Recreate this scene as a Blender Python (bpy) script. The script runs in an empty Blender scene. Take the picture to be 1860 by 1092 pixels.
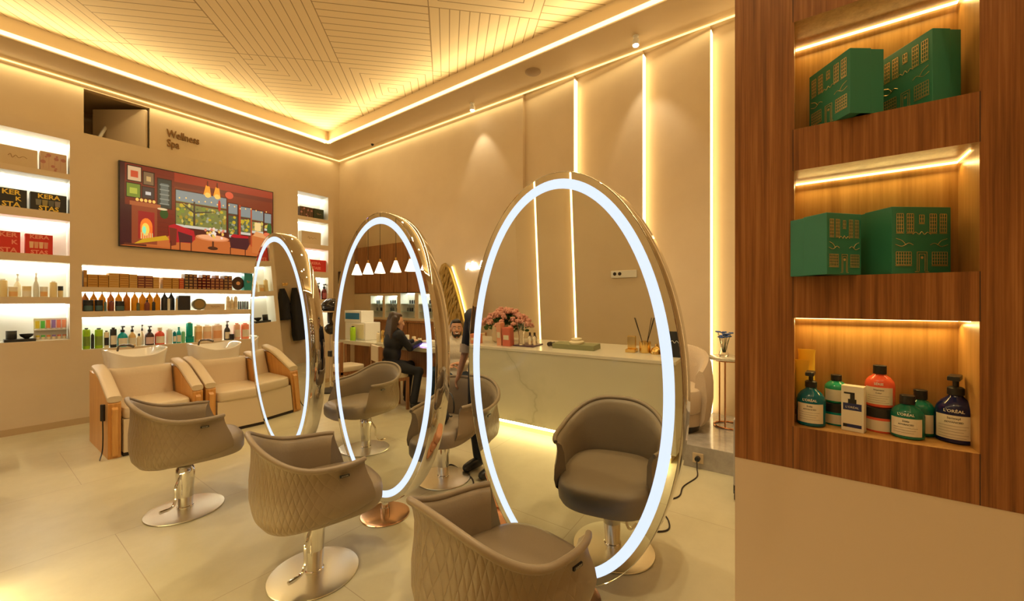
import bpy, bmesh, math, random
from math import pi, sin, cos, radians as R
from mathutils import Vector, Matrix
random.seed(7)
S = bpy.context.scene
C = S.collection
# ---------------------------------------------------------------- camera
cam = bpy.data.objects.new('camera', bpy.data.cameras.new('camera'))
C.objects.link(cam); S.camera = cam
cam.location = (0, 0, 1.5)
cam.rotation_euler = (pi/2, 0, -R(54.14))
cam.data.sensor_width = 36; cam.data.lens = 36*729/1860
cam.data.shift_y = 3/1860
cam.data.clip_start = .02
S.view_settings.view_transform = 'Standard'; S.view_settings.look = 'None'
S.view_settings.gamma = 1; S.view_settings.use_curve_mapping = False
S.view_settings.exposure = 0.12
S.cycles.max_bounces = 9; S.cycles.diffuse_bounces = 4; S.cycles.glossy_bounces = 6
S.cycles.transmission_bounces = 6; S.cycles.caustics_reflective = False; S.cycles.caustics_refractive = False
S.cycles.sample_clamp_indirect = 4
S.cycles.use_adaptive_sampling = True; S.cycles.adaptive_threshold = .03
S.cycles.use_denoising = True
w = bpy.data.worlds.new('world'); S.world = w; w.use_nodes = True
w.node_tree.nodes['Background'].inputs[0].default_value = (1, .72, .42, 1)
w.node_tree.nodes['Background'].inputs[1].default_value = .05
# ---------------------------------------------------------------- lamps of the room and added fill lamps
WARM = (1, .75, .36)
def area(name, loc, rot, sx, sy, power, col=WARM, spread=180):
    l = bpy.data.lights.new(name, 'AREA'); l.shape = 'RECTANGLE'; l.size = sx; l.size_y = sy
    l.energy = power; l.color = col; l.spread = R(spread)
    o = bpy.data.objects.new(name, l); C.objects.link(o); o.location = loc; o.rotation_euler = rot
    return o
def spot(name, loc, target, power, ang=60, blend=.5, col=(1, .8, .52), r=.03):
    l = bpy.data.lights.new(name, 'SPOT'); l.energy = power; l.color = col; l.spot_size = R(ang); l.spot_blend = blend; l.shadow_soft_size = r
    o = bpy.data.objects.new(name, l); C.objects.link(o); o.location = loc
    o.rotation_euler = (Vector(target)-Vector(loc)).to_track_quat('-Z', 'Y').to_euler()
    return o
UR, VF, UD, UC, VN = 5.08, 8.5, -1.5, -2.35, -2.2   # right wall, far wall, wall behind the desk, cabinet wall, near end wall
ZS, ZT = 4.7, 4.95                                    # soffit and tray ceiling
TU, TV, TU0, TV0 = 4.41, 7.79, -1.35, -1.5           # tray opening
# ceiling tray light strips (each run throws its light onto the tray)
K = .72
area('tray_strip_light', (TU-.06, (TV+TV0)/2, 4.72), (0, R(98), 0), .05, TV-TV0, 60*K)
area('tray_strip_light', (TU0+.06, (TV+TV0)/2, 4.72), (0, -R(98), 0), .05, TV-TV0, 60*K)
area('tray_strip_light', ((TU+TU0)/2, TV-.06, 4.72), (-R(98), 0, 0), TU-TU0, .05, 50*K)
area('tray_strip_light', ((TU+TU0)/2, TV0+.06, 4.72), (R(98), 0, 0), TU-TU0, .05, 40*K)
# coves washing the far wall and the right wall
area('cove_light', (UR-.05, 3, 4.66), (0, R(25), 0), .03, 10.5, 30*K)
area('cove_light', (1.5, VF-.05, 4.66), (-R(25), 0, 0), 6.8, .03, 28*K)
# two ceiling spotlights, then added fill lamps that have no fixture
DL = [(4.78, 1.62), (4.86, 4.30), (3.3, 0.4), (3.3, 5.4), (1.2, -.6), (-1.0, 1.2), (-1.0, 4.6), (3.3, 2.9), (2.3, .9), (2.9, 1.2), (.9, 2.9)]

# ---------------------------------------------------------------- materials
MT = {}
def mat(name, col, rough=.5, metal=0., emis=None, es=0., coat=0., trans=0., bump=None, spec=.5, sheen=0., ior=1.45):
    if name in MT: return MT[name]
    m = bpy.data.materials.new(name); m.use_nodes = True; MT[name] = m
    b = m.node_tree.nodes['Principled BSDF']; nt = m.node_tree
    b.inputs['Base Color'].default_value = (*col, 1); b.inputs['Roughness'].default_value = rough
    b.inputs['Metallic'].default_value = metal; b.inputs['Coat Weight'].default_value = coat
    b.inputs['Transmission Weight'].default_value = trans; b.inputs['Specular IOR Level'].default_value = spec
    b.inputs['IOR'].default_value = ior; b.inputs['Sheen Weight'].default_value = sheen
    if emis: b.inputs['Emission Color'].default_value = (*emis, 1); b.inputs['Emission Strength'].default_value = es
    if bump:
        n = nt.nodes.new('ShaderNodeTexNoise'); n.inputs['Scale'].default_value = bump[0]; n.inputs['Detail'].default_value = 4
        tc = nt.nodes.new('ShaderNodeTexCoord'); nt.links.new(tc.outputs['Object'], n.inputs['Vector'])
        bp = nt.nodes.new('ShaderNodeBump'); bp.inputs['Strength'].default_value = bump[1]; bp.inputs['Distance'].default_value = .01
        nt.links.new(n.outputs['Fac'], bp.inputs['Height']); nt.links.new(bp.outputs['Normal'], b.inputs['Normal'])
    return m
def N(m, t, **k):
    n = m.node_tree.nodes.new(t)
    for a, v in k.items(): setattr(n, a, v)
    return n
def LK(m, a, b): m.node_tree.links.new(a, b)
def mth(m, op, a, b=None, c=None):
    n = N(m, 'ShaderNodeMath', operation=op)
    for i, x in enumerate((a, b, c)):
        if x is None: continue
        if isinstance(x, (int, float)): n.inputs[i].default_value = x
        else: LK(m, x, n.inputs[i])
    return n.outputs[0]
def ramp(m, fac, stops):
    r = N(m, 'ShaderNodeValToRGB'); e = r.color_ramp.elements
    while len(e) < len(stops): e.new(.5)
    for el, (p, c) in zip(e, stops): el.position = p; el.color = (*c, 1)
    LK(m, fac, r.inputs[0]); return r.outputs[0]
def objc(m, scale=(1, 1, 1), rot=(0, 0, 0)):
    tc = N(m, 'ShaderNodeTexCoord'); mp = N(m, 'ShaderNodeMapping'); mp.inputs['Scale'].default_value = scale; mp.inputs['Rotation'].default_value = rot
    LK(m, tc.outputs['Object'], mp.inputs['Vector']); return mp.outputs[0]
def noise(m, vec, scale, detail=4, rough=.55):
    n = N(m, 'ShaderNodeTexNoise'); n.inputs['Scale'].default_value = scale; n.inputs['Detail'].default_value = detail; n.inputs['Roughness'].default_value = rough
    LK(m, vec, n.inputs['Vector']); return n.outputs['Fac']
def BS(m): return m.node_tree.nodes['Principled BSDF']
def bumpto(m, h, st, d=.01):
    bp = N(m, 'ShaderNodeBump'); bp.inputs['Strength'].default_value = st; bp.inputs['Distance'].default_value = d
    LK(m, h, bp.inputs['Height']); LK(m, bp.outputs['Normal'], BS(m).inputs['Normal'])

WALLC = (.66, .53, .36)
Mwall = mat('wall_plaster', WALLC, .55)
f = noise(Mwall, objc(Mwall), 2.2, 5); LK(Mwall, ramp(Mwall, f, [(.3, (.64, .51, .34)), (.7, (.68, .55, .375))]), BS(Mwall).inputs['Base Color'])
bumpto(Mwall, noise(Mwall, objc(Mwall), 60, 3), .05)
Mceil = mat('ceiling_plaster', (.72, .58, .38), .6)
Mnich = mat('niche_lining', (.82, .8, .72), .5)
# floor: large honed tiles with thin joints
Mfloor = mat('floor_tile', (.6, .5, .34), .3)
v = objc(Mfloor); br = N(Mfloor, 'ShaderNodeTexBrick'); br.offset = .5
br.inputs['Scale'].default_value = 1; br.inputs['Brick Width'].default_value = 1.2; br.inputs['Row Height'].default_value = 1.2
br.inputs['Mortar Size'].default_value = .0022; br.inputs['Mortar Smooth'].default_value = .2
LK(Mfloor, v, br.inputs['Vector'])
fc = ramp(Mfloor, noise(Mfloor, v, 2.5, 7, .65), [(.3, (.52, .465, .30)), (.55, (.58, .52, .345)), (.75, (.62, .56, .375))])
LK(Mfloor, fc, br.inputs['Color1']); LK(Mfloor, fc, br.inputs['Color2']); br.inputs['Mortar'].default_value = (.4, .32, .2, 1)
LK(Mfloor, br.outputs['Color'], BS(Mfloor).inputs['Base Color'])
rr = mth(Mfloor, 'MULTIPLY_ADD', noise(Mfloor, v, 6, 5), .22, .22); LK(Mfloor, rr, BS(Mfloor).inputs['Roughness'])
# tray ceiling: grooved boards laid on the diagonal in blocks and nested squares
Mtray = mat('grooved_ceiling_board', (.78, .64, .42), .6)
vec = objc(Mtray, (1, 1, 1), (0, 0, R(45)))
sx = N(Mtray, 'ShaderNodeSeparateXYZ'); LK(Mtray, vec, sx.inputs[0])
CS = 1.32; GS = .12
px_ = mth(Mtray, 'ADD', sx.outputs[0], 20.02); py_ = mth(Mtray, 'ADD', sx.outputs[1], 20.3)
ci = mth(Mtray, 'FLOOR', mth(Mtray, 'DIVIDE', px_, CS)); cj = mth(Mtray, 'FLOOR', mth(Mtray, 'DIVIDE', py_, CS))
lx = mth(Mtray, 'SUBTRACT', mth(Mtray, 'MODULO', px_, CS), CS/2); ly = mth(Mtray, 'SUBTRACT', mth(Mtray, 'MODULO', py_, CS), CS/2)
ax = mth(Mtray, 'ABSOLUTE', lx); ay = mth(Mtray, 'ABSOLUTE', ly)
def grooves(c): 
    t = mth(Mtray, 'MODULO', mth(Mtray, 'ADD', c, 12*GS+GS*.5), GS)
    return mth(Mtray, 'LESS_THAN', t, .011)
rings = grooves(mth(Mtray, 'MAXIMUM', ax, ay)); lines1 = grooves(lx); lines2 = grooves(ly)
ty = mth(Mtray, 'MODULO', mth(Mtray, 'ADD', mth(Mtray, 'MULTIPLY', ci, 2), mth(Mtray, 'MULTIPLY', cj, 1)), 4)
is0 = mth(Mtray, 'LESS_THAN', ty, .5); is2 = mth(Mtray, 'COMPARE', ty, 2, .5); isE = mth(Mtray, 'COMPARE', ty, 1, .5)
isO = mth(Mtray, 'COMPARE', ty, 3, .5)
lchev = grooves(mth(Mtray, 'MAXIMUM', lx, ly))
g = mth(Mtray, 'ADD', mth(Mtray, 'MULTIPLY', rings, is0), mth(Mtray, 'MULTIPLY', lines1, isE))
g = mth(Mtray, 'ADD', g, mth(Mtray, 'MULTIPLY', lines2, isO)); g = mth(Mtray, 'ADD', g, mth(Mtray, 'MULTIPLY', lchev, is2))
edge = mth(Mtray, 'GREATER_THAN', mth(Mtray, 'MAXIMUM', ax, ay), CS/2-.006)
g = mth(Mtray, 'MAXIMUM', g, edge)
LK(Mtray, ramp(Mtray, g, [(0, (.88, .73, .48)), (1, (.40, .28, .14))]), BS(Mtray).inputs['Base Color'])
bumpto(Mtray, mth(Mtray, 'SUBTRACT', 1, g), .5, .01)
# walnut veneer, grain running up
def woodmat(name, c1, c2, c3, rough=.35, sc=(9, 9, .55)):
    m = mat(name, c2, rough)
    v = objc(m, sc); a = noise(m, v, 3.2, 8, .62); b = noise(m, objc(m, (sc[0]*4, sc[1]*4, sc[2]*1.2)), 4, 4)
    k = mth(m, 'ADD', mth(m, 'MULTIPLY', a, .72), mth(m, 'MULTIPLY', b, .28))
    LK(m, ramp(m, k, [(.34, c1), (.5, c2), (.64, c3)]), BS(m).inputs['Base Color']); bumpto(m, k, .12, .004)
    return m
Mwalnut = woodmat('walnut_veneer', (.12, .040, .010), (.26, .096, .025), (.40, .17, .055), .35, (14, 14, .45))
Mcab = woodmat('cabinet_wood', (.22, .09, .035), (.32, .14, .055), (.4, .19, .08))
Moak = woodmat('honey_oak', (.5, .22, .05), (.62, .3, .08), (.68, .36, .11), .35)
Mled = mat('warm_led', (1, .8, .5), .5, emis=(1, .80, .44), es=2.0)
Mledw = mat('white_led', (1, 1, 1), .5, emis=(1, .97, .84), es=9)
Mledn = mat('niche_led', (1, .8, .4), .5, emis=(1, .74, .28), es=5)
Mring = mat('ring_led', (.12, .12, .12), .6, emis=(.70, .82, 1), es=.98, spec=.1)
Mneon = mat('neon_white', (1, 1, 1), .5, emis=(1, .9, .8), es=8)
Mmirror = mat('mirror_glass', (.86, .86, .78), 0, 1)
Mchrome = mat('chrome', (.82, .8, .76), .06, 1)
Mbrush = mat('brushed_steel', (.80, .76, .62), .30, 1)
Mcopper = mat('copper_disc', (.75, .5, .33), .2, 1)
Mgold = mat('gold_metal', (.85, .58, .2), .22, 1)
Mgoldfoil = mat('gold_foil', (.85, .62, .3), .35, .8)
Mblack = mat('black_plastic', (.02, .02, .02), .35)
Mdark = mat('dark_gap', (.03, .02, .015), .7)
Mwhite = mat('white_plastic', (.8, .78, .72), .35)
Mceram = mat('white_ceramic', (.85, .82, .76), .12, coat=.5)
Mcream = mat('cream_leather', (.66, .54, .38), .42, bump=(40, .1))
Mglass = mat('clear_glass', (1, 1, 1), .02, trans=1)
Mleath = mat('taupe_leather', (.285, .215, .138), .42, bump=(120, .08))
# quilted leather uses the shell's own unwrap
Mquilt = mat('quilted_taupe_leather', (.265, .19, .112), .42)
uv = N(Mquilt, 'ShaderNodeUVMap'); sp = N(Mquilt, 'ShaderNodeSeparateXYZ'); LK(Mquilt, uv.outputs[0], sp.inputs[0])
U_ = mth(Mquilt, 'MULTIPLY', sp.outputs[0], 16); V_ = mth(Mquilt, 'MULTIPLY', sp.outputs[1], 8)
da = mth(Mquilt, 'ABSOLUTE', mth(Mquilt, 'SINE', mth(Mquilt, 'MULTIPLY', mth(Mquilt, 'ADD', U_, V_), pi)))
db = mth(Mquilt, 'ABSOLUTE', mth(Mquilt, 'SINE', mth(Mquilt, 'MULTIPLY', mth(Mquilt, 'SUBTRACT', U_, V_), pi)))
h = mth(Mquilt, 'POWER', mth(Mquilt, 'MINIMUM', da, db), .45); fade = mth(Mquilt, 'MAXIMUM', 0, mth(Mquilt, 'SUBTRACT', 1, mth(Mquilt, 'POWER', mth(Mquilt, 'ABSOLUTE', mth(Mquilt, 'DIVIDE', sp.outputs[0], .95)), 4)))
bumpto(Mquilt, mth(Mquilt, 'MULTIPLY', h, fade), .42, .009)
# marble
Mmarb = mat('veined_marble', (.62, .56, .44), .12, coat=.3)
v = objc(Mmarb); n1 = noise(Mmarb, v, .8, 5, .5)
vv = mth(Mmarb, 'ABSOLUTE', mth(Mmarb, 'SUBTRACT', n1, .5))
LK(Mmarb, ramp(Mmarb, vv, [(0, (.46, .43, .32)), (.006, (.56, .52, .40)), (.05, (.61, .57, .44)), (.3, (.57, .53, .41))]), BS(Mmarb).inputs['Base Color'])
Mgreym = mat('grey_marble', (.4, .37, .33), .13)
n1 = noise(Mgreym, objc(Mgreym), 3, 8, .65); LK(Mgreym, ramp(Mgreym, n1, [(.3, (.28, .25, .22)), (.55, (.45, .41, .36)), (.75, (.6, .56, .5))]), BS(Mgreym).inputs['Base Color'])

# ---------------------------------------------------------------- mesh helpers
def bm_new(): return bmesh.new()
def obj(name, bm, m, parent=None, smooth=False, loc=None, rot=None):
    me = bpy.data.meshes.new(name); bmesh.ops.recalc_face_normals(bm, faces=bm.faces)
    bm.to_mesh(me); bm.free()
    for x in (m if isinstance(m, (list, tuple)) else [m]): me.materials.append(x)
    if smooth:
        me.shade_smooth()
        try: me.set_sharp_from_angle(angle=R(38))
        except Exception: pass
    o = bpy.data.objects.new(name, me); C.objects.link(o)
    if parent: o.parent = parent
    if loc: o.location = loc
    if rot: o.rotation_euler = rot
    return o
def box(bm, x0, x1, y0, y1, z0, z1, bev=0, mi=0, M=None):
    vs = [bm.verts.new((x, y, z)) for x in (x0, x1) for y in (y0, y1) for z in (z0, z1)]
    fs = [bm.faces.new([vs[i] for i in q]) for q in ((0, 1, 3, 2), (4, 6, 7, 5), (0, 4, 5, 1), (2, 3, 7, 6), (0, 2, 6, 4), (1, 5, 7, 3))]
    for f in fs: f.material_index = mi
    if M: bmesh.ops.transform(bm, matrix=M, verts=vs)
    if bev:
        es = {e for f in fs for e in f.edges}
        bmesh.ops.bevel(bm, geom=list(es), offset=bev, segments=2, affect='EDGES', profile=.6)
    return bm
def bx(*a, **k): return box(bm_new(), *a, **k)
def rings(bm, rs, cap=True, closed=True, mi=0):
    V = [[bm.verts.new(p) for p in r] for r in rs]; n = len(rs[0])
    for a, b in zip(V, V[1:]):
        for i in range(n if closed else n-1):
            j = (i+1) % n; f = bm.faces.new((a[i], a[j], b[j], b[i])); f.material_index = mi
    if cap and closed:
        for r in (V[0][::-1], V[-1]):
            f = bm.faces.new(r); f.material_index = mi
    return bm
def lathe(bm, prof, seg=24, cx=0, cy=0, z=0, sx=1, sy=1, mi=0, cap=True):
    return rings(bm, [[(cx+r*sx*cos(2*pi*i/seg), cy+r*sy*sin(2*pi*i/seg), z+h) for i in range(seg)] for r, h in [(max(r, .0004), h) for r, h in prof]], cap, True, mi)
def cyl(bm, r, z0, z1, cx=0, cy=0, seg=20, mi=0): return lathe(bm, [(r, z0), (r, z1)], seg, cx, cy, mi=mi)
def tube(bm, pts, r, seg=8, cap=True, mi=0):
    pts = [Vector(p) for p in pts]; rad = r if isinstance(r, (list, tuple)) else [r]*len(pts)
    rs = []; up = Vector((0, 0, 1)); prev = None
    for i, p in enumerate(pts):
        d = (pts[min(i+1, len(pts)-1)]-pts[max(i-1, 0)]).normalized()
        if prev is None:
            a = d.cross(up if abs(d.z) < .95 else Vector((1, 0, 0))).normalized()
        else: a = (prev-d*prev.dot(d)).normalized()
        prev = a; b = d.cross(a)
        rs.append([tuple(p+(a*cos(2*pi*k/seg)+b*sin(2*pi*k/seg))*rad[i]) for k in range(seg)])
    return rings(bm, rs, cap, True, mi)
def spline(pts, n=8):
    P = [Vector(p) for p in pts]; P = [P[0]*2-P[1]]+P+[P[-1]*2-P[-2]]; out = []
    for i in range(1, len(P)-2):
        for k in range(n):
            t = k/n; a, b, c, d = P[i-1:i+3]
            out.append(.5*((2*b)+(c-a)*t+(2*a-5*b+4*c-d)*t*t+(3*b-a-3*c+d)*t**3))
    out.append(P[-2]); return out
def ball(bm, x, y, z, rx, ry=None, rz=None, u=16, v=10, M=None):
    ry = ry or rx; rz = rz or rx
    mt = Matrix.Translation((x, y, z)) @ (M or Matrix()) @ Matrix.Diagonal((rx, ry, rz, 1))
    bmesh.ops.create_uvsphere(bm, u_segments=u, v_segments=v, radius=1, matrix=mt); return bm
def sq(a, e):  # superellipse helper
    return math.copysign(abs(a)**(2/e), a)
def slab(bm, x0, x1, y0, y1, z0, z1, e=4, rnd=.03, seg=40, mi=0):  # soft cushion
    cx, cy, a, b = (x0+x1)/2, (y0+y1)/2, (x1-x0)/2, (y1-y0)/2; rs = []
    prof = [(-1, 1.0), (-.8, .35), (-.4, .08), (0, 0), (.4, 0), (1, 0)]
    lv = [(z0, .18), (z0+(z1-z0)*.06, .06), (z0+(z1-z0)*.22, .0), (z0+(z1-z0)*.6, -.01), (z0+(z1-z0)*.82, .02), (z0+(z1-z0)*.94, .09), (z1, .25), (z1+.004, .6)]
    for z, s in lv:
        ka, kb = a-s*rnd*3, b-s*rnd*3
        rs.append([(cx+ka*sq(cos(t), e), cy+kb*sq(sin(t), e), z) for t in [2*pi*i/seg for i in range(seg)]])
    return rings(bm, rs, True, True, mi)
LAB = {}
def tag(o, label, cat, group=None):
    o['label'] = label; o['category'] = cat
    if group: o['group'] = group
    LAB.setdefault(label, []).append(o); return o
def thing(name, label, cat, loc=(0, 0, 0), rz=0, group=None):
    o = bpy.data.objects.new(name, None); C.objects.link(o); o.empty_display_size = .05
    o.location = loc; o.rotation_euler = (0, 0, rz); return tag(o, label, cat, group)
def struct(name, bm, m, smooth=False):
    o = obj(name, bm, m, None, smooth); o['kind'] = 'structure'; return o
def dup(root, loc, rz=None, label=None, group=None):
    r = root.copy(); C.objects.link(r); r.location = loc
    if rz is not None: r.rotation_euler = (0, 0, rz)
    if label: r['label'] = label
    if group: r['group'] = group
    for ch in list(root.children):
        c = ch.copy(); C.objects.link(c); c.parent = r
        for g in list(ch.children):
            d = g.copy(); C.objects.link(d); d.parent = c
    return r
ORD = ['first', 'second', 'third', 'fourth', 'fifth', 'sixth', 'seventh', 'eighth', 'ninth', 'tenth', 'eleventh', 'twelfth', 'thirteenth', 'fourteenth', 'fifteenth', 'sixteenth']
def text_bm(s, size, depth=.001, align='CENTER', bold=0., bend=None, sp=1.0, shear=0):
    cu = bpy.data.curves.new('t', 'FONT'); cu.body = s; cu.size = size; cu.extrude = depth; cu.align_x = align; cu.align_y = 'CENTER'
    cu.offset = bold; cu.space_character = sp; cu.shear = shear; cu.resolution_u = 2
    o = bpy.data.objects.new('t', cu); C.objects.link(o)
    bpy.context.view_layer.update()
    me = bpy.data.meshes.new_from_object(o.evaluated_get(bpy.context.evaluated_depsgraph_get()))
    bm = bm_new(); bm.from_mesh(me); bpy.data.objects.remove(o); bpy.data.curves.remove(cu); bpy.data.meshes.remove(me)
    for v in bm.verts:   # stand it up: x right, z up, front = -y
        x, y, z = v.co; v.co = (x, -z, y)
        if bend: r = bend+z; a = x/bend; v.co = (r*sin(a), -r*cos(a), y)
    return bm
def shift(bm, M): bmesh.ops.transform(bm, matrix=M, verts=bm.verts); return bm
T = Matrix.Translation
def RZ(a): return Matrix.Rotation(a, 4, 'Z')
F_ = 729.; _s, _c = sin(R(35.86)), cos(R(35.86))
def at(px, py, u=None, v=None, z=None):   # a point of the place from where it shows in the photo
    X = (px-930)/F_; dz = -(py-549)/F_; du, dv = _s*X+_c, -_c*X+_s
    k = u/du if u is not None else v/dv if v is not None else (z-1.5)/dz
    return Vector((du*k, dv*k, 1.5+dz*k))
# ================================================================ THE SETTING
struct('floor', bx(UC-.1, UR+.4, VN-.1, VF+.1, -.1, 0), Mfloor)
# soffit ring and tray
bm = bm_new()
box(bm, TU, UR+.4, VN, VF+.1, ZS, ZT+.05); box(bm, UC-.1, TU0, VN, VF+.1, ZS, ZT+.05)
box(bm, TU0, TU, TV, VF+.1, ZS, ZT+.05); box(bm, TU0, TU, VN, TV0, ZS, ZT+.05)
struct('trim_1', bm, Mceil)
struct('ceiling', bx(UC-.1, UR+.4, VN-.1, VF+.1, ZT, ZT+.1), Mtray)
def niche_wall(bm, x0, x1, z0, z1, niches, depth, thick, back=False):
    """wall in the local xz plane, front y=0, solid towards +y; niches = (x0,x1,z0,z1)"""
    xs = sorted({x0, x1, *[n[0] for n in niches], *[n[1] for n in niches]}); zs = sorted({z0, z1, *[n[2] for n in niches], *[n[3] for n in niches]})
    def q(pts, mi=0): f = bm.faces.new([bm.verts.new(p) for p in pts]); f.material_index = mi
    for a, b in zip(xs, xs[1:]):
        for c, d in zip(zs, zs[1:]):
            mx, mz = (a+b)/2, (c+d)/2
            if not any(n[0] < mx < n[1] and n[2] < mz < n[3] for n in niches): q([(a, 0, c), (b, 0, c), (b, 0, d), (a, 0, d)])
    for a, b, c, d in niches:
        q([(a, depth, c), (b, depth, c), (b, depth, d), (a, depth, d)], 1)
        q([(a, 0, c), (b, 0, c), (b, depth, c), (a, depth, c)], 1); q([(a, 0, d), (a, depth, d), (b, depth, d), (b, 0, d)], 1)
        q([(a, 0, c), (a, depth, c), (a, depth, d), (a, 0, d)], 1); q([(b, 0, c), (b, 0, d), (b, depth, d), (b, depth, c)], 1)
    q([(x0, thick, z0), (x0, thick, z1), (x1, thick, z1), (x1, thick, z0)])
    q([(x0, 0, z0), (x0, 0, z1), (x0, thick, z1), (x0, thick, z0)]); q([(x1, 0, z0), (x1, thick, z0), (x1, thick, z1), (x1, 0, z1)])
    q([(x0, 0, z1), (x1, 0, z1), (x1, thick, z1), (x0, thick, z1)]); q([(x0, 0, z0), (x0, thick, z0), (x1, thick, z0), (x1, 0, z0)])
    return bm
PV = 7.2
LC = [(3.05, 3.464), (2.575, 2.983), (2.061, 2.482), (1.56, 1.974), (1.046, 1.48)]
RC = [(3.035, 3.465), (2.555, 2.97), (2.06, 2.47), (1.552, 1.958), (1.046, 1.47)]
MC = [(1.69, 1.969), (1.385, 1.629), (.909, 1.31)]
NICH = [(.24, .804, a, b) for a, b in LC]+[(3.52, 4.08, a, b) for a, b in RC]+[(.905, 3.035, a, b) for a, b in MC]
bm = bm_new(); niche_wall(bm, .18, 4.18, 0, 3.595, NICH, .3, .42)
me_left = struct('wall_left', bm, [Mwall, Mnich]); me_left.location = (0, PV, 0)
struct('baseboard_left', bx(.17, 4.19, PV-.012, PV, 0, .075), mat('baseboard_paint', (.5, .36, .2), .5))
names = ['top', 'second', 'third', 'fourth', 'lowest']
def strip(name, label, x0, x1, y0, y1, z0, z1, m, group=None):
    return tag(obj(name, bx(x0, x1, y0, y1, z0, z1), m), label, 'light strip', group)
for col, (a, b), L in (('left-hand', (.24, .804), LC), ('right-hand', (3.52, 4.08), RC)):
    for i, (z0, z1) in enumerate(L):
        strip('niche_light_strip', f'white light strip glowing at the top of the {names[i]} niche in the {col} column', a+.01, b-.01, PV+.27, PV+.29, z1-.014, z1-.001, Mledw, 'niche lights of the product wall')
        area('niche_light', ((a+b)/2, PV+.24, z1-.02), (R(-14), 0, 0), b-a-.04, .02, 1.5, (1, .97, .82))
for i, (z0, z1) in enumerate(MC):
    strip('niche_light_strip', f'long white light strip at the top of the {["upper", "middle", "lower"][i]} wide shelf under the television', .915, 3.025, PV+.27, PV+.29, z1-.014, z1-.001, Mledw, 'niche lights of the product wall')
    area('niche_light', (1.97, PV+.24, z1-.02), (R(-14), 0, 0), 2.05, .02, 4.2, (1, .97, .82))
# far wall with an opening high up
O0, O1 = 1.086, 1.818
bm = bm_new(); box(bm, UC-.1, O0, VF, VF+.1, 0, ZS); box(bm, O1, UR+.4, VF, VF+.1, 0, ZS); box(bm, O0, O1, VF, VF+.1, 0, 3.2)
box(bm, O0, O1, VF, VF+.1, 4.62, ZS)
struct('wall_far', bm, Mwall)
bm = bm_new(); box(bm, O0-.4, O1+.4, VF+1.3, VF+1.35, 3.1, ZS); box(bm, O0-.45, O0-.4, VF+.1, VF+1.35, 3.1, ZS); box(bm, O1+.4, O1+.45, VF+.1, VF+1.35, 3.1, ZS)
box(bm, O0-.45, O1+.45, VF+.1, VF+1.35, 3.1, 3.15); box(bm, O0-.45, O1+.45, VF+.1, VF+1.35, ZS, ZS+.05)
struct('wall_loft', bm, mat('loft_plaster', (.6, .48, .33), .7))
d = struct('door_1', bx(0, .84, 0, .04, 3.16, 4.58), mat('loft_door_paint', (.6, .48, .33), .5)); d.location = (O1-.02, VF+.03, 0); d.rotation_euler = (0, 0, math.atan2(.81, -.586))
tag(obj('leaning_pole', tube(bm_new(), [(1.12, VF+.06, 3.62), (1.52, VF+.75, 4.6)], .022), Mwhite), 'white pole leaning in the opening high in the far wall', 'pole')
# right wall: saw-tooth panels with a glowing edge at each step
VS = [3.467, 2.605, 1.639, .86, -.1, -1.1, VN]
def plan_wall(name, pts, z0, z1, th, m):
    bm = bm_new(); n = len(pts); lo = [bm.verts.new((*p, z0)) for p in pts]; hi = [bm.verts.new((*p, z1)) for p in pts]
    for i in range(n-1): bm.faces.new((lo[i], lo[i+1], hi[i+1], hi[i]))
    b = [bm.verts.new((pts[0][0]+th, pts[0][1], z0)), bm.verts.new((pts[-1][0]+th, pts[-1][1], z0)), bm.verts.new((pts[-1][0]+th, pts[-1][1], z1)), bm.verts.new((pts[0][0]+th, pts[0][1], z1))]
    bm.faces.new(b); bm.faces.new((lo[0], hi[0], b[3], b[0])); bm.faces.new((lo[-1], b[1], b[2], hi[-1]))
    return struct(name, bm, m)
pts = [(UR, VF+.1), (UR, VS[0])]
for a, b in zip(VS, VS[1:]): pts += [(UR+.11 if a < 3.4 else UR+.06, a), (UR, b)]
plan_wall('wall_right', pts, 0, ZS, .4, Mwall)
for k, v in enumerate(VS[1:5]):
    nm = ['left', 'middle', 'right', 'hidden'][k]
    strip('wall_light_strip', ['floor-to-ceiling glowing strip directly above the big oval mirror', 'tall glowing wall strip between the big oval mirror and the strip beside the side table', 'tall glowing wall strip behind the round side table', 'tall glowing wall strip behind the walnut display wall'][k],
          UR+.012, UR+.1, v-.014, v-.002, .21 if k > 1 else .02, ZS-.06, Mled, 'glowing strips of the right wall')
    area('wall_strip_light', (UR+.06, v-.02, 2.4), (R(90), 0, 0), .06, 4.3, 2.6, WARM)
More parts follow.
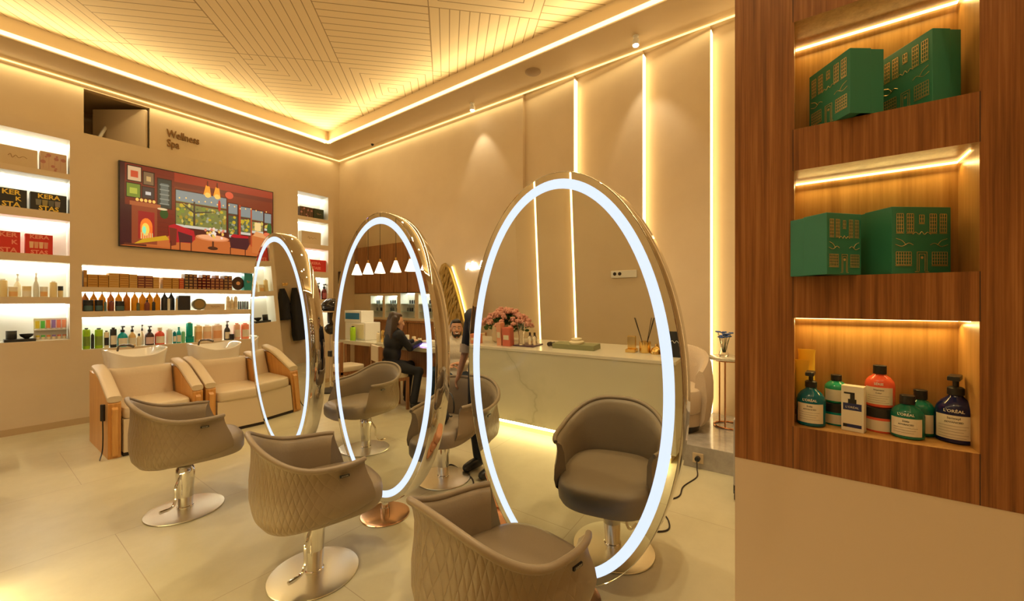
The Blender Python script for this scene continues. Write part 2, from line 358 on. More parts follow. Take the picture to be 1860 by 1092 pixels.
# walls behind the camera, seen in the oval mirrors
def solid_plan(name, PL, z0, z1, m):
    bm = bm_new(); lo = [bm.verts.new((*p, z0)) for p in PL]; hi = [bm.verts.new((*p, z1)) for p in PL]; n = len(PL)
    for i in range(n): bm.faces.new((lo[i], lo[(i+1) % n], hi[(i+1) % n], hi[i]))
    bm.faces.new(hi); bm.faces.new(lo[::-1]); return struct(name, bm, m)
solid_plan('wall_rear', [(UC-.1, VF+.1), (UC, VF+.1), (UC, 3.42), (UD, 3.42), (UD-.1, 3.05), (UD, 3.05), (UD-.1, 2.48), (UD, 2.48), (UD, VN), (UC-.1, VN)], 0, ZS, Mwall)
struct('wall_near', bx(UD, UR+.4, VN-.1, VN, 0, ZS), Mwall)
for k, (v, u0, u1) in enumerate(((3.42, UC, UD), (3.05, UD-.1, UD), (2.48, UD-.1, UD))):
    strip('wall_light_strip', ['glowing wall strip behind the pink flowers, reflected in the big oval mirror', 'glowing wall strip right of the pink flowers, reflected in the big oval mirror', 'glowing wall strip behind the tray on the reception desk, reflected in the big oval mirror'][k], u0+.01, u0+.05, v+.002, v+.012, .02, ZS-.06, Mled, 'glowing strips behind the reception desk')
    area('wall_strip_light', (u0+.07, v+.03, 2.4), (R(-90), 0, 0), .06, 4.3, 2.6, WARM)
# ceiling strips that show
bm = bm_new(); zz = (4.715, 4.765)
box(bm, TU-.012, TU-.002, TV0, TV, *zz); box(bm, TU0+.002, TU0+.012, TV0, TV, *zz); box(bm, TU0, TU, TV-.012, TV-.002, *zz); box(bm, TU0, TU, TV0+.002, TV0+.012, *zz)
tag(obj('tray_light_strip', bm, mat('tray_led', (1, .8, .5), .5, emis=(1, .80, .44), es=1.7)), 'warm light strip running round the edge of the grooved ceiling', 'light strip')
bm = bm_new(); box(bm, UC, UR-.02, VF-.02, VF-.005, 4.68, 4.695); box(bm, UR-.02, UR-.005, VN, VF-.005, 4.68, 4.695)
tag(obj('cove_light_strip', bm, mat('cove_led', (1, .8, .5), .5, emis=(1, .72, .3), es=1.6)), 'thin warm light strip where the ceiling border meets the walls', 'light strip')
# platform with a step
bm = bx(3.915, UR+.3, VN, 1.9, 0, .2, .004); struct('trim_2', bm, Mgreym)
# the walnut display wall close to the camera
W = 1.55
NW = [(-.02, .372, 2.046, 2.385), (-.02, .372, 1.58, 1.915), (-.02, .372, 1.107, 1.45)]
bm = bm_new(); niche_wall(bm, -.185, 1.0, .974, ZS, NW, .175, .34)
for x in (-.0235, .373):
    for z0, z1 in ((.974, 1.107), (1.45, 1.58), (1.915, 2.046), (2.385, ZS)): box(bm, x-.0008, x+.0008, -.0006, 0, z0, z1, mi=2)
o = struct('wall_display', bm, [Mwalnut, woodmat('niche_veneer', (.33, .16, .045), (.46, .24, .07), (.55, .30, .10)), Mdark]); o.location = (W, 0, 0); o.rotation_euler = (0, 0, -pi/2)
o = struct('wall_display_base', bx(-.185, 1.0, .001, .34, 0, .974), mat('beige_plaster', (.68, .55, .42), .6)); o.location = (W, 0, 0); o.rotation_euler = (0, 0, -pi/2)
for i, (a, b, z0, z1) in enumerate(NW):
    bm = bm_new(); y = .165
    box(bm, a+.002, b-.002, y, y+.008, z1-.007, z1-.002); box(bm, b-.004, b-.001, .06, y, z1-.005, z1-.002)
    o = obj('niche_light_strip', bm, Mledn); o.location = (W, 0, 0); o.rotation_euler = (0, 0, -pi/2)
    tag(o, f'warm light strip in the back of the {["top", "middle", "lowest"][i]} niche of the walnut wall', 'light strip', 'niche lights of the walnut wall')
    area('walnut_niche_light', (W+.15, -(a+b)/2, z1-.016), (0, R(25), 0), .01, b-a-.02, .42 if i < 2 else .62, (1, .70, .22))

# ================================================================ STYLING CHAIRS
def make_chair():
    root = thing('styling_chair', 'x', 'chair')
    n = 48; A = R(124)
    def plan(t, k):   # t in -1..1 round the back; chair faces +x
        a = t*A; e = 2.7
        return Vector((-.285*sq(cos(a), e)*k-.01, .300*sq(sin(a), e)*k, 0))
    def top(t): 
        q = min(1, abs(t)/.8); s = q*q*(3-2*q); return .81-.145*s
    ts = [-1+2*i/n for i in range(n+1)]
    bm = bm_new(); uvl = bm.loops.layers.uv.new('UVMap')
    levels = [(0.0, .50, 0), (.02, .72, .0), (.07, .88, .02), (.16, .98, .06), (.3, 1.02, 0), (.5, 1.02, 0), (.7, .99, 0), (.84, .985, 0), (.93, 1.005, 0), (1, 1.045, 0)]
    def fwd(t, s): return .085*max(0, (abs(t)-.6)/.4)**1.3*(1-s)**.9
    def bot(t): return .335+.055*(abs(t)**2.2)
    grid = []
    for s, k, _ in levels:
        row = []
        for t in ts:
            p = plan(t, k); z0 = bot(t); p.z = z0+(top(t)-z0)*s
            p.x += fwd(t, s)
            row.append((bm.verts.new(p), t*A*.34*1.55, s*.5))
        grid.append(row)
    for a, b in zip(grid, grid[1:]):
        for i in range(n):
            q = [a[i], a[i+1], b[i+1], b[i]]; f = bm.faces.new([x[0] for x in q])
            for l, x in zip(f.loops, q): l[uvl].uv = (x[1], x[2])
    # underside
    c = bm.verts.new((-.01, 0, .325)); r0 = [g[0] for g in grid[0]]
    for i in range(n): bm.faces.new((r0[i+1], r0[i], c))
    bm.faces.new((r0[0], r0[-1], c))
    # inner wall
    for i in range(0): pass
    obj('outer_shell', bm, Mquilt, root, True)
    bm = bm_new(); g2 = []
    for s, k in ((1.0, 1.03), (.985, .985), (.93, .925), (.75, .88), (.4, .86), (.15, .85)):
        g2.append([bm.verts.new(plan(t, k)+Vector((0, 0, .40+(top(t)-.40)*s))) for t in ts])
    for a, b in zip(g2, g2[1:]):
        for i in range(n): bm.faces.new((a[i], a[i+1], b[i+1], b[i]))
    # front ends close the shell
    for i in (0, n):
        t = ts[i]; inn = [bm.verts.new(r[i].co) for r in g2]; out = [bm.verts.new(plan(t, k)+Vector((fwd(t, s), 0, bot(t)+(top(t)-bot(t))*s))) for s, k, _ in levels[3:]][::-1]
        m_ = min(len(inn), len(out))
        seq = inn+out[::-1]
        bm.faces.new(seq)
    obj('inner_shell', bm, Mleath, root, True)
    pts = [plan(t, 1.035)+Vector((0, 0, top(t)+.004)) for t in ts]
    obj('rim_roll', tube(bm_new(), pts, [.012]+[.014]*(n-1)+[.012], 10), Mleath, root, True)
    # seat cushion with a rounded front lip
    obj('seat', slab(bm_new(), -.24, .345, -.268, .268, .36, .495, 3.0, .06, 56), Mleath, root, True)
    t = .83
    p = plan(t, 1.0)
    for sgn in (-1,):
        q = plan(sgn*.80, 1.035); ang = math.atan2(q.y, q.x)
        bm = bx(-.024, .024, -.004, .004, -.006, .006, .001)
        shift(bm, T((q.x, q.y, top(.8)-.045)) @ RZ(0)); lb = obj('logo_plate', bm, Mblack, root)
        tb = text_bm('XOOM', .011, .0004); shift(tb, T((q.x, q.y-.0048, top(.8)-.045))); obj('lettering', tb, Mbrush, lb)
    obj('column', lathe(bm_new(), [(.044, .012), (.046, .06), (.052, .2), (.058, .27), (.056, .30), (.046, .32), (.03, .325), (.03, .36)], 28), Mchrome, root, True)
    obj('collar', lathe(bm_new(), [(.05, .008), (.05, .03), (.046, .034)], 28), Mchrome, root, True)
    pl = obj('pump_lever', tube(bm_new(), spline([(-.03, -.045, .27), (-.06, -.072, .2), (-.062, -.075, .12), (-.085, -.09, .075), (-.15, -.115, .07)]), [.009]*28+[.011]*5, 8), Mchrome, root, True)
    obj('base_disc', lathe(bm_new(), [(.226, 0), (.232, .004), (.23, .009), (.2, .013), (.05, .016)], 64), Mbrush, root, True)
    return root
ch = make_chair(); G = 'taupe styling chairs'
chairs = [
 ((1.20, .92), -10, 'nearest taupe styling chair, cut off at the bottom, facing the big oval mirror'),
 ((1.16, 2.19), -14, 'quilted taupe styling chair in the middle of the floor, facing the middle oval mirror'),
 ((.97, 3.62), -8, 'taupe styling chair on the left, in front of the wash chairs'),
 ((2.43, 2.48), 195, 'taupe styling chair behind the middle oval mirror with a black bag and cord on it'),
 ((2.34, .92), 184, 'taupe styling chair hidden behind the big oval mirror, its disc foot showing'),
 ((2.45, 3.68), 172, 'taupe styling chair seen between the farthest and the middle oval mirror')]
for i, ((x, y), a, l) in enumerate(chairs):
    if i == 0: ch.location = (x, y, 0); ch.rotation_euler = (0, 0, R(a)); ch['label'] = l; ch['group'] = G
    else:
        c_ = dup(ch, (x, y, 0), R(a), l, G)
        if i == 2:
            for k_ in c_.children:
                if k_.name.split('.')[0] in ('outer_shell', 'inner_shell', 'rim_roll', 'seat', 'logo_plate'): k_.location.z += .028
# ================================================================ OVAL MIRRORS
def ell(a, b, n=96): return [(a*cos(2*pi*i/n), b*sin(2*pi*i/n)) for i in range(n)]
def make_mirror(A=.577, B=1.0, zc=1.122, th=.125, tilt=0):
    root = thing('oval_mirror', 'x', 'mirror')
    def prt(name, bm, m, sm=False): o = obj(name, bm, m, root, sm); o.rotation_euler = (0, -tilt, 0); return o
    n = 128
    def ring(x, d): return [(x, a, zc+b) for a, b in ell(A-d, B-d, n)]
    bm = bm_new(); rings(bm, [ring(.001, .004), ring(0, .002), ring(.004, 0), ring(th-.004, 0), ring(th, .002), ring(th-.001, .004)], False)
    prt('frame', bm, mat('polished_rim', (.60, .57, .52), .02, 1), True)
    for nm, x, s in (('front_glass', .0015, 1), ('rear_glass', th-.0015, -1)):
        bm = bm_new(); vs = [bm.verts.new(p) for p in ring(x, .004)]; bm.faces.new(vs)
        rings(bm, [ring(x, .004), ring(x+s*.004, .004)], False)
        prt(nm, bm, Mmirror)
    for x0, s in ((.0015, -1), (th-.0015, 1)):
        bm = bm_new(); rings(bm, [ring(x0+s*.0002, .034), ring(x0+s*.0012, .034), ring(x0+s*.0012, .080), ring(x0+s*.0002, .080)], False)
        prt('light_ring', bm, Mring)
    obj('post', cyl(bm_new(), .024, .012, zc-B+.03, th/2, 0, 24), Mchrome, root, True)
    obj('post_sleeve', cyl(bm_new(), .031, .010, .055, th/2, 0, 24), Mchrome, root, True)
    obj('base_disc', lathe(bm_new(), [(.165, 0), (.168, .004), (.166, .01), (.15, .013), (.03, .014)], 56, th/2), Mcopper, root, True)
    return root
for (u, v, t, l) in ((1.75, .962, .037, 'largest and nearest oval mirror with a glowing white ring'), (1.71, 2.385, 0.0, 'middle one of the three oval mirrors with glowing rings'), (1.75, 3.84, .045, 'smallest looking and farthest oval mirror with a glowing ring, beside the wash chairs')):
    m_ = make_mirror(tilt=t); m_.location = (u, v, 0); m_['label'] = l; m_['group'] = 'oval light-ring mirrors'
# ================================================================ WASH UNITS
def make_wash():
    root = thing('wash_chair', 'x', 'wash chair')
    # faces -y; x = width; origin at the centre of the footprint
    def arm_panel(sx):
        bm = bm_new(); prof = [(-.40, 0), (-.40, .50), (-.35, .55), (.10, .74), (.42, .76), (.42, 0)]
        x0, x1 = (sx*.39-.055, sx*.39+.055)
        lo = [bm.verts.new((x0, y, z)) for y, z in prof]; hi = [bm.verts.new((x1, y, z)) for y, z in prof]; n = len(prof)
        for i in range(n): bm.faces.new((lo[i], lo[(i+1) % n], hi[(i+1) % n], hi[i]))
        bm.faces.new(lo); bm.faces.new(hi)
        bmesh.ops.bevel(bm, geom=[e for e in bm.edges if all(abs(v.co.y+.40) < .01 for v in e.verts)], offset=.03, segments=4, affect='EDGES')
        return bm
    for sx in (-1, 1):
        a = obj('side_panel', arm_panel(sx), Moak, root, True)
        pts = spline([(sx*.39, -.37, .545), (sx*.39, -.2, .625), (sx*.39, .05, .735), (sx*.39, .3, .785)], 5)
        bm = bm_new(); rs = []
        for p in pts: rs.append([(p.x+.062*sq(cos(t), 3), p.y, p.z+.02+.03*sq(sin(t), 3)) for t in [2*pi*k/16 for k in range(16)]])
        rings(bm, rs); obj('arm_pad', bm, Mcream, a, True)
    obj('seat', slab(bm_new(), -.325, .325, -.40, .26, .36, .47, 8, .02, 40), Mcream, root, True)
    obj('front_panel', bx(-.318, .318, -.385, -.35, .035, .36, .006), Mcream, root)
    obj('plinth', bx(-.318, .318, -.375, .36, 0, .035), Mdark, root)
    obj('body', bx(-.318, .318, -.34, .34, .035, .36), Mcream, root)
    bm = bm_new(); rs = []
    for z, y0, y1 in ((.44, .10, .24), (.6, .14, .28), (.70, .16, .30), (.76, .17, .31), (.78, .19, .31)):
        rs.append([(.318*sq(cos(t), 6), (y0+y1)/2+(y1-y0)/2*sq(sin(t), 4), z) for t in [2*pi*k/32 for k in range(32)]])
    rings(bm, rs); obj('backrest', bm, Mcream, root, True)
    # basin: wavy rim, deep bowl
    bm = bm_new(); rs = []; n = 48
    for k, zz in ((.80, .63), (.90, .68), (.97, .76), (1.0, .87), (1.05, .925), (1.05, .945), (1.0, .95), (.94, .93), (.85, .86), (.5, .80), (.1, .79)):
        rs.append([(.30*k*sq(cos(t), 3.2), .47+.27*k*sq(sin(t), 3.2)+(0 if k < .9 else -.02*cos(2*t)), zz+(.022*cos(2*t)*(1 if zz > .88 else 0))-(.03*math.exp(-((t-1.5*pi)/.5)**2) if zz > .85 and k > .9 else 0)) for t in [2*pi*i/n for i in range(n)]])
    rings(bm, rs, False); b = obj('basin', bm, Mceram, root, True)
    obj('basin_pedestal', bx(-.2, .2, .40, .66, 0, .76, .03), Mceram, root)
    bm = bm_new(); rs = []
    for k, z in ((1, .86), (1.02, .93), (.9, .945)): rs.append([(-0+.31*k*cos(t), .30+.03*sin(t), z+.015*abs(cos(t))) for t in [2*pi*i/24 for i in range(24)]])
    tb = tube(bm_new(), spline([(-.14, .62, .93), (-.13, .58, .99), (-.06, .50, 1.0), (-.02, .44, .985)], 6), [.012]*12+[.016]*7, 8); bm.free()
    obj('mixer_tap', tb, mat('dark_metal', (.12, .1, .08), .25, 1), root, True)
    return root
wc = make_wash()
wc.scale = (.84, 1.13, 1); wc.location = (1.215, 5.77, 0); wc['label'] = 'left wash chair in cream leather with oak sides and a white basin'; wc['group'] = 'wash chairs'
wc2 = dup(wc, (1.995, 5.79, 0), 0, 'right wash chair in cream leather with oak sides, partly behind the farthest oval mirror', 'wash chairs')
hs = bx(-.02, .02, -.025, 0, -.14, .02, .006); h = obj('hand_control', hs, Mblack, wc, loc=(.93-.02-1.33, -.36, .50))
h.location = (-.45-.012, -.30, .50); h.rotation_euler = (0, 0, R(-60))
obj('cord', tube(bm_new(), spline([(0, -.012, -.13), (.0, -.01, -.3), (.015, -.03, -.42), (.04, -.08, -.49)], 6), .006, 6), Mblack, h)
# ================================================================ TELEVISION
def flat(bm, pts, y, mi):
    f = bm.faces.new([bm.verts.new((x, y, z)) for x, z in pts]); f.material_index = mi
pal = {}
def tv():
    t = thing('television', 'large wall television showing a red cafe room with a fireplace and windows', 'television', (1.225, PV, 2.228))
    Wd, Hd = 1.872, 1.11
    obj('bezel', bx(0, Wd, -.045, -.002, 0, Hd, .004), Mblack, t)
    cols = {}; mats = []
    def cm(c):
        if c not in cols:
            cols[c] = len(mats); l = tuple(((x/255+.055)/1.055)**2.4 if x > 10 else x/3294 for x in c)
            mats.append(mat('screen_%d_%d_%d' % c, (.01, .01, .01), .2, emis=l, es=1.0))
        return cols[c]
    bm = bm_new(); k = [0]
    def P(pts, c):
        k[0] += 1; flat(bm, [(.012+a*(Wd-.024), .012+b*(Hd-.024)) for a, b in pts], -.0455-k[0]*.00004, cm(c))
    def Rr(a, b, x, y, c): P([(a, x), (b, x), (b, y), (a, y)], c)
    def El(cx, cy, rx, ry, c, n=14): P([(cx+rx*cos(2*pi*i/n), cy+ry*sin(2*pi*i/n)) for i in range(n)], c)
    rnd = random.Random(3)
    Rr(0, 1, 0, 1, (120, 45, 25)); P([(.27, .86), (1, .9), (1, 1), (.1, 1)], (150, 48, 28)); P([(.3, .82), (1, .84), (1, .9), (.28, .88)], (105, 38, 25))
    Rr(0, .3, .1, 1, (112, 34, 22)); 
    for i in range(14): Rr(0.01, .3, .15+i*.06, .153+i*.06, (86, 26, 18))
    Rr(0, .025, 0, 1, (60, 18, 20))
    P([(0, 0), (1, 0), (1, .12), (.6, .16), (.1, .06)], (175, 85, 35)); P([(.12, .03), (.45, .0), (.95, 0), (.9, .16), (.3, .2)], (188, 98, 44))
    # pictures
    for a, b, x, y, c1, c2 in ((.04, .11, .80, .97, (205, 165, 120), (190, 70, 40)), (.125, .18, .78, .93, (120, 90, 60), (190, 150, 90)), (.035, .105, .60, .76, (110, 125, 40), (170, 170, 60)), (.12, .18, .61, .74, (60, 45, 45), (200, 190, 180)), (.205, .28, .52, .88, (50, 52, 45), (95, 98, 88))):
        Rr(a-.006, b+.006, x-.012, y+.012, (50, 22, 16)); Rr(a, b, x, y, c1); Rr(a+.015, b-.015, x+.04, y-.05, c2)
    for i in range(5): Rr(.215, .27, .56+i*.06, .575+i*.06, (130, 130, 115))
    # fireplace
    Rr(.06, .20, .04, .50, (140, 62, 34)); Rr(.05, .22, .50, .55, (165, 85, 45)); Rr(.095, .185, .10, .44, (150, 30, 30)); Rr(0, .06, .03, .5, (62, 20, 24))
    El(.14, .26, .034, .10, (245, 120, 40)); Rr(.106, .174, .10, .26, (240, 110, 40)); El(.135, .22, .022, .08, (250, 200, 80)); El(.128, .21, .01, .05, (140, 230, 180))
    for i in range(6): Rr(.11+i*.012, .115+i*.012, .10, .18, (215, 190, 120))
    P([(.07, .03), (.27, .12), (.25, .17), (.12, .1)], (200, 150, 30)); Rr(.02, .14, .01, .035, (90, 40, 25))
    for i in range(5): El(.09+i*.023, .575, .009, .02, (255, 190, 90))
    El(.24, .44, .025, .06, (40, 70, 25)); El(.23, .5, .03, .015, (220, 190, 140))
    # windows
    for a, b, x, y, c in ((.31, .64, .30, .78, (120, 118, 60)), (.655, .72, .24, .72, (70, 80, 60)), (.735, .82, .30, .70, (92, 96, 66)), (.83, .92, .34, .68, (125, 112, 70)), (.93, .985, .4, .66, (80, 80, 40))):
        Rr(a-.006, b+.006, x-.012, y+.012, (70, 28, 20)); Rr(a, b, x, y, c); Rr(a, b, y-.14, y, (130, 135, 130)); Rr(a, b, y-.17, y-.15, (90, 40, 28)); Rr(a, b, x, x+.035, (200, 190, 170))
        for q in range(int((b-a)*260)):
            El(rnd.uniform(a+.01, b-.01), rnd.uniform(x+.05, y-.18), rnd.uniform(.006, .014), rnd.uniform(.01, .03), rnd.choice([(190, 160, 40), (160, 130, 40), (120, 130, 50), (200, 175, 80), (90, 95, 50), (150, 150, 120)]), 7)
    P([(.415, .34), (.43, .34), (.428, .66), (.418, .66)], (70, 55, 40)); P([(.42, .5), (.35, .6), (.355, .61), (.425, .52)], (70, 55, 40)); P([(.425, .5), (.56, .56), (.555, .57), (.425, .52)], (70, 55, 40))
    P([(.73, .12), (.745, .12), (.745, .72), (.73, .72)], (170, 60, 30)); P([(.82, .14), (.83, .14), (.83, .7), (.82, .7)], (180, 72, 34)); Rr(.735, .8, .12, .26, (190, 150, 60)); Rr(.3, .66, .22, .3, (80, 30, 24))
    for i in range(16): El(.33+i*.041, .68+.012*sin(i*1.7), .005, .011, (255, 200, 110), 7)
    for x in (.51, .575): P([(x-.028, .78), (x+.024, .76), (x+.014, .90), (x-.012, .91)], (250, 150, 40)); El(x, .78, .02, .035, (255, 190, 90)); Rr(x-.003, x+.003, .9, .97, (60, 30, 20))
    El(.59, .66, .01, .08, (180, 40, 30)); El(.66, .83, .03, .05, (210, 80, 50))
    # chairs, table, counter
    P([(.265, .30), (.30, .33), (.42, .27), (.43, .16), (.40, .10), (.33, .1), (.27, .08)], (176, 22, 34)); P([(.32, .24), (.41, .2), (.41, .11), (.33, .1)], (78, 30, 34)); P([(.268, .28), (.315, .27), (.31, .06), (.275, .04)], (110, 40, 26))
    for x in (.275, .33, .4): Rr(x, x+.006, 0.0, .11, (70, 24, 18))
    El(.545, .06, .035, .025, (70, 35, 20)); Rr(.54, .552, .06, .18, (80, 40, 22)); El(.545, .2, .115, .045, (215, 130, 80)); El(.545, .207, .1, .035, (235, 160, 110))
    for q in range(26): El(rnd.uniform(.49, .62), rnd.uniform(.21, .33), .009, .02, rnd.choice([(235, 215, 195), (240, 200, 180), (210, 120, 90), (230, 180, 80), (120, 110, 60)]), 7)
    P([(.66, .22), (.69, .28), (.80, .27), (.81, .16), (.79, .08), (.67, .09)], (70, 26, 32)); P([(.665, .25), (.69, .29), (.80, .28), (.80, .25), (.7, .24)], (180, 22, 34))
    for x in (.665, .775): Rr(x, x+.006, 0, .1, (60, 22, 18))
    P([(.83, .05), (1, .0), (1, .32), (.86, .36), (.83, .3)], (196, 108, 52)); P([(.84, .3), (1, .26), (1, .32), (.86, .37)], (220, 150, 90)); Rr(.85, .9, .38, .5, (235, 200, 130)); El(.97, .42, .02, .1, (50, 90, 40)); El(.95, .34, .03, .03, (220, 110, 70))
    obj('screen', bm, mats, t)
    for x, z in ((.075, .885), (.0, 0)):
        pass
tv()
# ================================================================ SPOTLIGHTS, ADDED FILL LAMPS, SPEAKER, SENSOR, LETTERING
k = 0
for i, (u, v) in enumerate(DL):
    if i in (0, 1):
        t = thing('spotlight', ['small adjustable ceiling spotlight glowing near the tall wall strips', 'small glowing ceiling spotlight above the plain part of the right wall'][i], 'spotlight', (u, v, ZS), 0, 'ceiling spotlights')
        obj('mount', lathe(bm_new(), [(.035, 0), (.035, -.012), (.02, -.014), (.012, -.05)], 20), Mwhite, t, True)
        hd = obj('lamp_head', lathe(bm_new(), [(.03, -.04), (.04, -.05), (.042, -.11), (.036, -.112)], 20), Mwhite, t, True)
        obj('bulb', lathe(bm_new(), [(.034, -.112), (.03, -.122), (.01, -.126)], 16), mat('bulb_white', (1, 1, 1), .5, emis=(1, .93, .8), es=14), hd)
        spot('spotlight_lamp', (u-.02, v, ZS-.14), (UR+.3, v-.2, 1.6), 20, 62, .6, (1, .88, .66), .03)
    else:
        z = ZS if (u > TU or v > TV or u < TU0 or v < TV0) else ZT
        l = bpy.data.lights.new('fill_lamp', 'SPOT'); l.energy = 106; l.color = (1, .80, .47); l.spot_size = R(100); l.spot_blend = .8; l.shadow_soft_size = .05  # added fill lamp without a fixture, brightens the floor and chairs
        o = bpy.data.objects.new('fill_lamp', l); C.objects.link(o); o.location = (u, v, z-.02)
        if i not in (2, 3, 9, 10, 11):
            pass
tag(obj('ceiling_speaker', lathe(bm_new(), [(.105, 0), (.11, -.004), (.1, -.008), (.01, -.008)], 32), mat('speaker_grille', (.42, .31, .2), .7), None, True, loc=(4.69, 3.03, ZS)), 'round flush speaker grille in the ceiling border', 'speaker')
tag(obj('ceiling_sensor', lathe(bm_new(), [(.03, 0), (.028, -.02), (.01, -.035)], 16), Mblack, None, True, loc=(4.93, 7.05, ZS)), 'small black dome sensor on the ceiling border near the far corner', 'sensor')
Mlet = mat('bronze_letters', (.23, .12, .04), .4, .4)
t = thing('wall_lettering', 'bronze Wellness Spa lettering high on the far wall', 'lettering', (2.03, VF-.004, 4.29))
bm = text_bm('Wellness', .175, .012, 'LEFT', .002); shift(bm, Matrix.Diagonal((.68, 1, 1, 1))); obj('lettering_line', bm, Mlet, t)
bm = text_bm('Spa', .175, .012, 'LEFT', .002); shift(bm, T((0, 0, -.16)) @ Matrix.Diagonal((.68, 1, 1, 1))); obj('lettering_line', bm, Mlet, t)
# ================================================================ BOTTLES, BOXES AND OTHER SMALL GOODS
def col(c, rough=.3, metal=0, trans=0, name=None):
    return mat(name or 'paint_%02x%02x%02x_%d' % (*[int(x*255) for x in c], int(trans*10)), c, rough, metal, trans=trans)
def bottle(name, label, cat, loc, rz, r, h, m, style='cap', capm=None, labm=None, group=None, brand=None, flat_=1.0, lab2=None):
    t = thing(name, label, cat, loc, rz, group); capm = capm or Mblack; sg = 28 if h > .12 else 18
    if style in ('pump', 'cap', 'spray', 'shoulder'):
        bh = h*(.70 if style == 'pump' else .82)
        prof = [(r*.9, 0), (r, .004), (r, bh*.66), (r*.93, bh*.76), (r*.7, bh*.87), (r*.4, bh*.95), (r*.34, bh)]
        obj('body', lathe(bm_new(), prof, sg, sy=flat_), m, t, True)
        if style == 'pump':
            bm = lathe(bm_new(), [(r*.42, bh), (r*.42, bh+h*.10), (r*.3, bh+h*.12)], 20); lathe(bm, [(r*.16, bh+h*.11), (r*.16, h*.93)], 12)
            box(bm, -r*.3, r*.3, -r*1.15, r*.35, h*.93, h, r*.08); obj('pump', bm, capm, t, True)
        else: obj('cap', lathe(bm_new(), [(r*.46, bh*.97), (r*.46, h-.001), (r*.43, h)], 20), capm, t, True)
        z0, z1 = .10*bh, .60*bh
    elif style == 'tall':
        obj('body', lathe(bm_new(), [(r*.95, 0), (r, .003), (r, h*.88), (r*.9, h*.92), (r*.5, h*.94)], sg, sy=flat_), m, t, True); obj('cap', lathe(bm_new(), [(r*.5, h*.92), (r*.5, h)], 14), capm, t, True); z0, z1 = .15*h, .6*h
    elif style == 'cone':
        obj('body', lathe(bm_new(), [(r*.95, 0), (r, .003), (r, h*.66), (r*.55, h*.80), (r*.2, h*.92)], sg), m, t, True); obj('cap', lathe(bm_new(), [(r*.24, h*.9), (r*.2, h)], 12), capm, t, True); z0, z1 = .1*h, .45*h
    elif style == 'jar':
        obj('body', lathe(bm_new(), [(r*.95, 0), (r, .003), (r, h*.60)], sg), m, t, True); obj('lid', lathe(bm_new(), [(r*1.01, h*.60), (r*1.01, h-.001), (r*.97, h)], sg), capm, t, True); z0, z1 = .08*h, .5*h
    elif style == 'tube':   # stands on its cap, crimped flat at the top
        bm = bm_new(); n = 20
        rings(bm, [[(r*cos(a), r*(1-.94*k)*sin(a), h*(.16+.84*k)) for a in [2*pi*i/n for i in range(n)]] if k < .98 else [(r*1.08*cos(a), r*.05*sin(a), h) for a in [2*pi*i/n for i in range(n)]] for k in (0, .3, .6, .9, 1)])
        obj('body', bm, m, t, True); obj('cap', lathe(bm_new(), [(r*.8, 0), (r*.8, h*.17)], 16), capm, t, True); z0, z1 = .3*h, .7*h
    if labm:
        n = 14; aw = R(58); rr = r*1.012; bm = bm_new()
        rings(bm, [[(rr*sin(-aw+2*aw*i/n), -rr*flat_*cos(-aw+2*aw*i/n), z) for i in range(n+1)] for z in (z0, z1)], False, False)
        lb = obj('label', bm, labm, t, True)
        if brand:
            mb = text_bm(brand, r*.27, .0002, bold=.0002, bend=r*1.02); shift(mb, T((0, 0, z1+r*.28))); obj('lettering', mb, col((.8, .78, .7), .4), t)
            yy = z1-.008
            for k, wd in enumerate(lab2 or []):
                tb = text_bm(wd, r*.17 if k else r*.2, .0001, 'CENTER', .00005, bend=rr+.0004); shift(tb, T((0, 0, yy))); obj('lettering', tb, Mblack, lb); yy -= r*.26
            bm = bm_new()
            for k in range(6):
                zz = yy-k*r*.19; a1 = R(40-7*(k % 3))
                if zz < z0+.004: break
                rings(bm, [[((rr+.0005)*sin(-R(45)+(a1+R(45))*i/8), -(rr+.0005)*cos(-R(45)+(a1+R(45))*i/8), z) for i in range(9)] for z in (zz, zz+.0008)], False, False)
            if len(bm.verts): obj('fine_print', bm, col((.25, .2, .16), .6), lb)
            else: bm.free()
    return t
def vdir(p): d = Vector((p.x, p.y, 0)); return d.normalized()
# ---- lowest niche of the walnut wall
NZ = 1.107; LOR = "L'ORÉAL"
Mlabel = col((.78, .72, .6), .5, name='paper_label')
def nb(px, py, r): p = at(px, py, z=NZ); p += vdir(p)*r; return (p.x, p.y, NZ)
teal = mat('teal_gloss_plastic', (.0, .17, .27), .12, trans=.25); navy = mat('navy_gloss_plastic', (.010, .014, .075), .1); green = mat('green_gloss_plastic', (.02, .36, .2), .15)
dgreen = mat('dark_green_gloss_plastic', (.01, .16, .11), .12); coral = mat('coral_gloss_plastic', (.8, .12, .06), .2); yel = mat('yellow_tube_plastic', (.95, .65, .08), .3)
FA = -pi/2-R(18)
def face(px): return -pi/2-R(8)-(px-1440)/340*R(16)
bottle('pump_bottle', 'teal pump bottle at the left end of the lowest walnut niche', 'bottle', nb(1473, 776, .038), face(1400), .038, .172, teal, 'pump', Mblack, Mlabel, None, LOR, 1, ['Scalp', 'ADVANCED'])
bottle('shampoo_bottle', 'bright green bottle with a black cap standing on the teal jar', 'bottle', (*nb(1519, 774, .036)[:2], NZ+.070), face(1440), .031, .088, green, 'cap', Mblack, Mlabel)
bottle('product_jar', 'teal jar with a black lid under the bright green bottle', 'jar', nb(1519, 774, .036), face(1440), .036, .069, col((.0, .32, .33), .2), 'jar', Mblack, Mlabel)
t = thing('carton', 'slim white carton printed with a dark blue pump bottle', 'carton', nb(1548, 784, .0), face(1470)-R(6))
obj('body', bx(-.0265, .0265, 0, .036, 0, .137, .001), col((.8, .76, .66), .5), t)
bm = bm_new(); f_ = lambda a, b, c, d, mi, y=-.0006: flat(bm, [(a, c), (b, c), (b, d), (a, d)], y, mi)
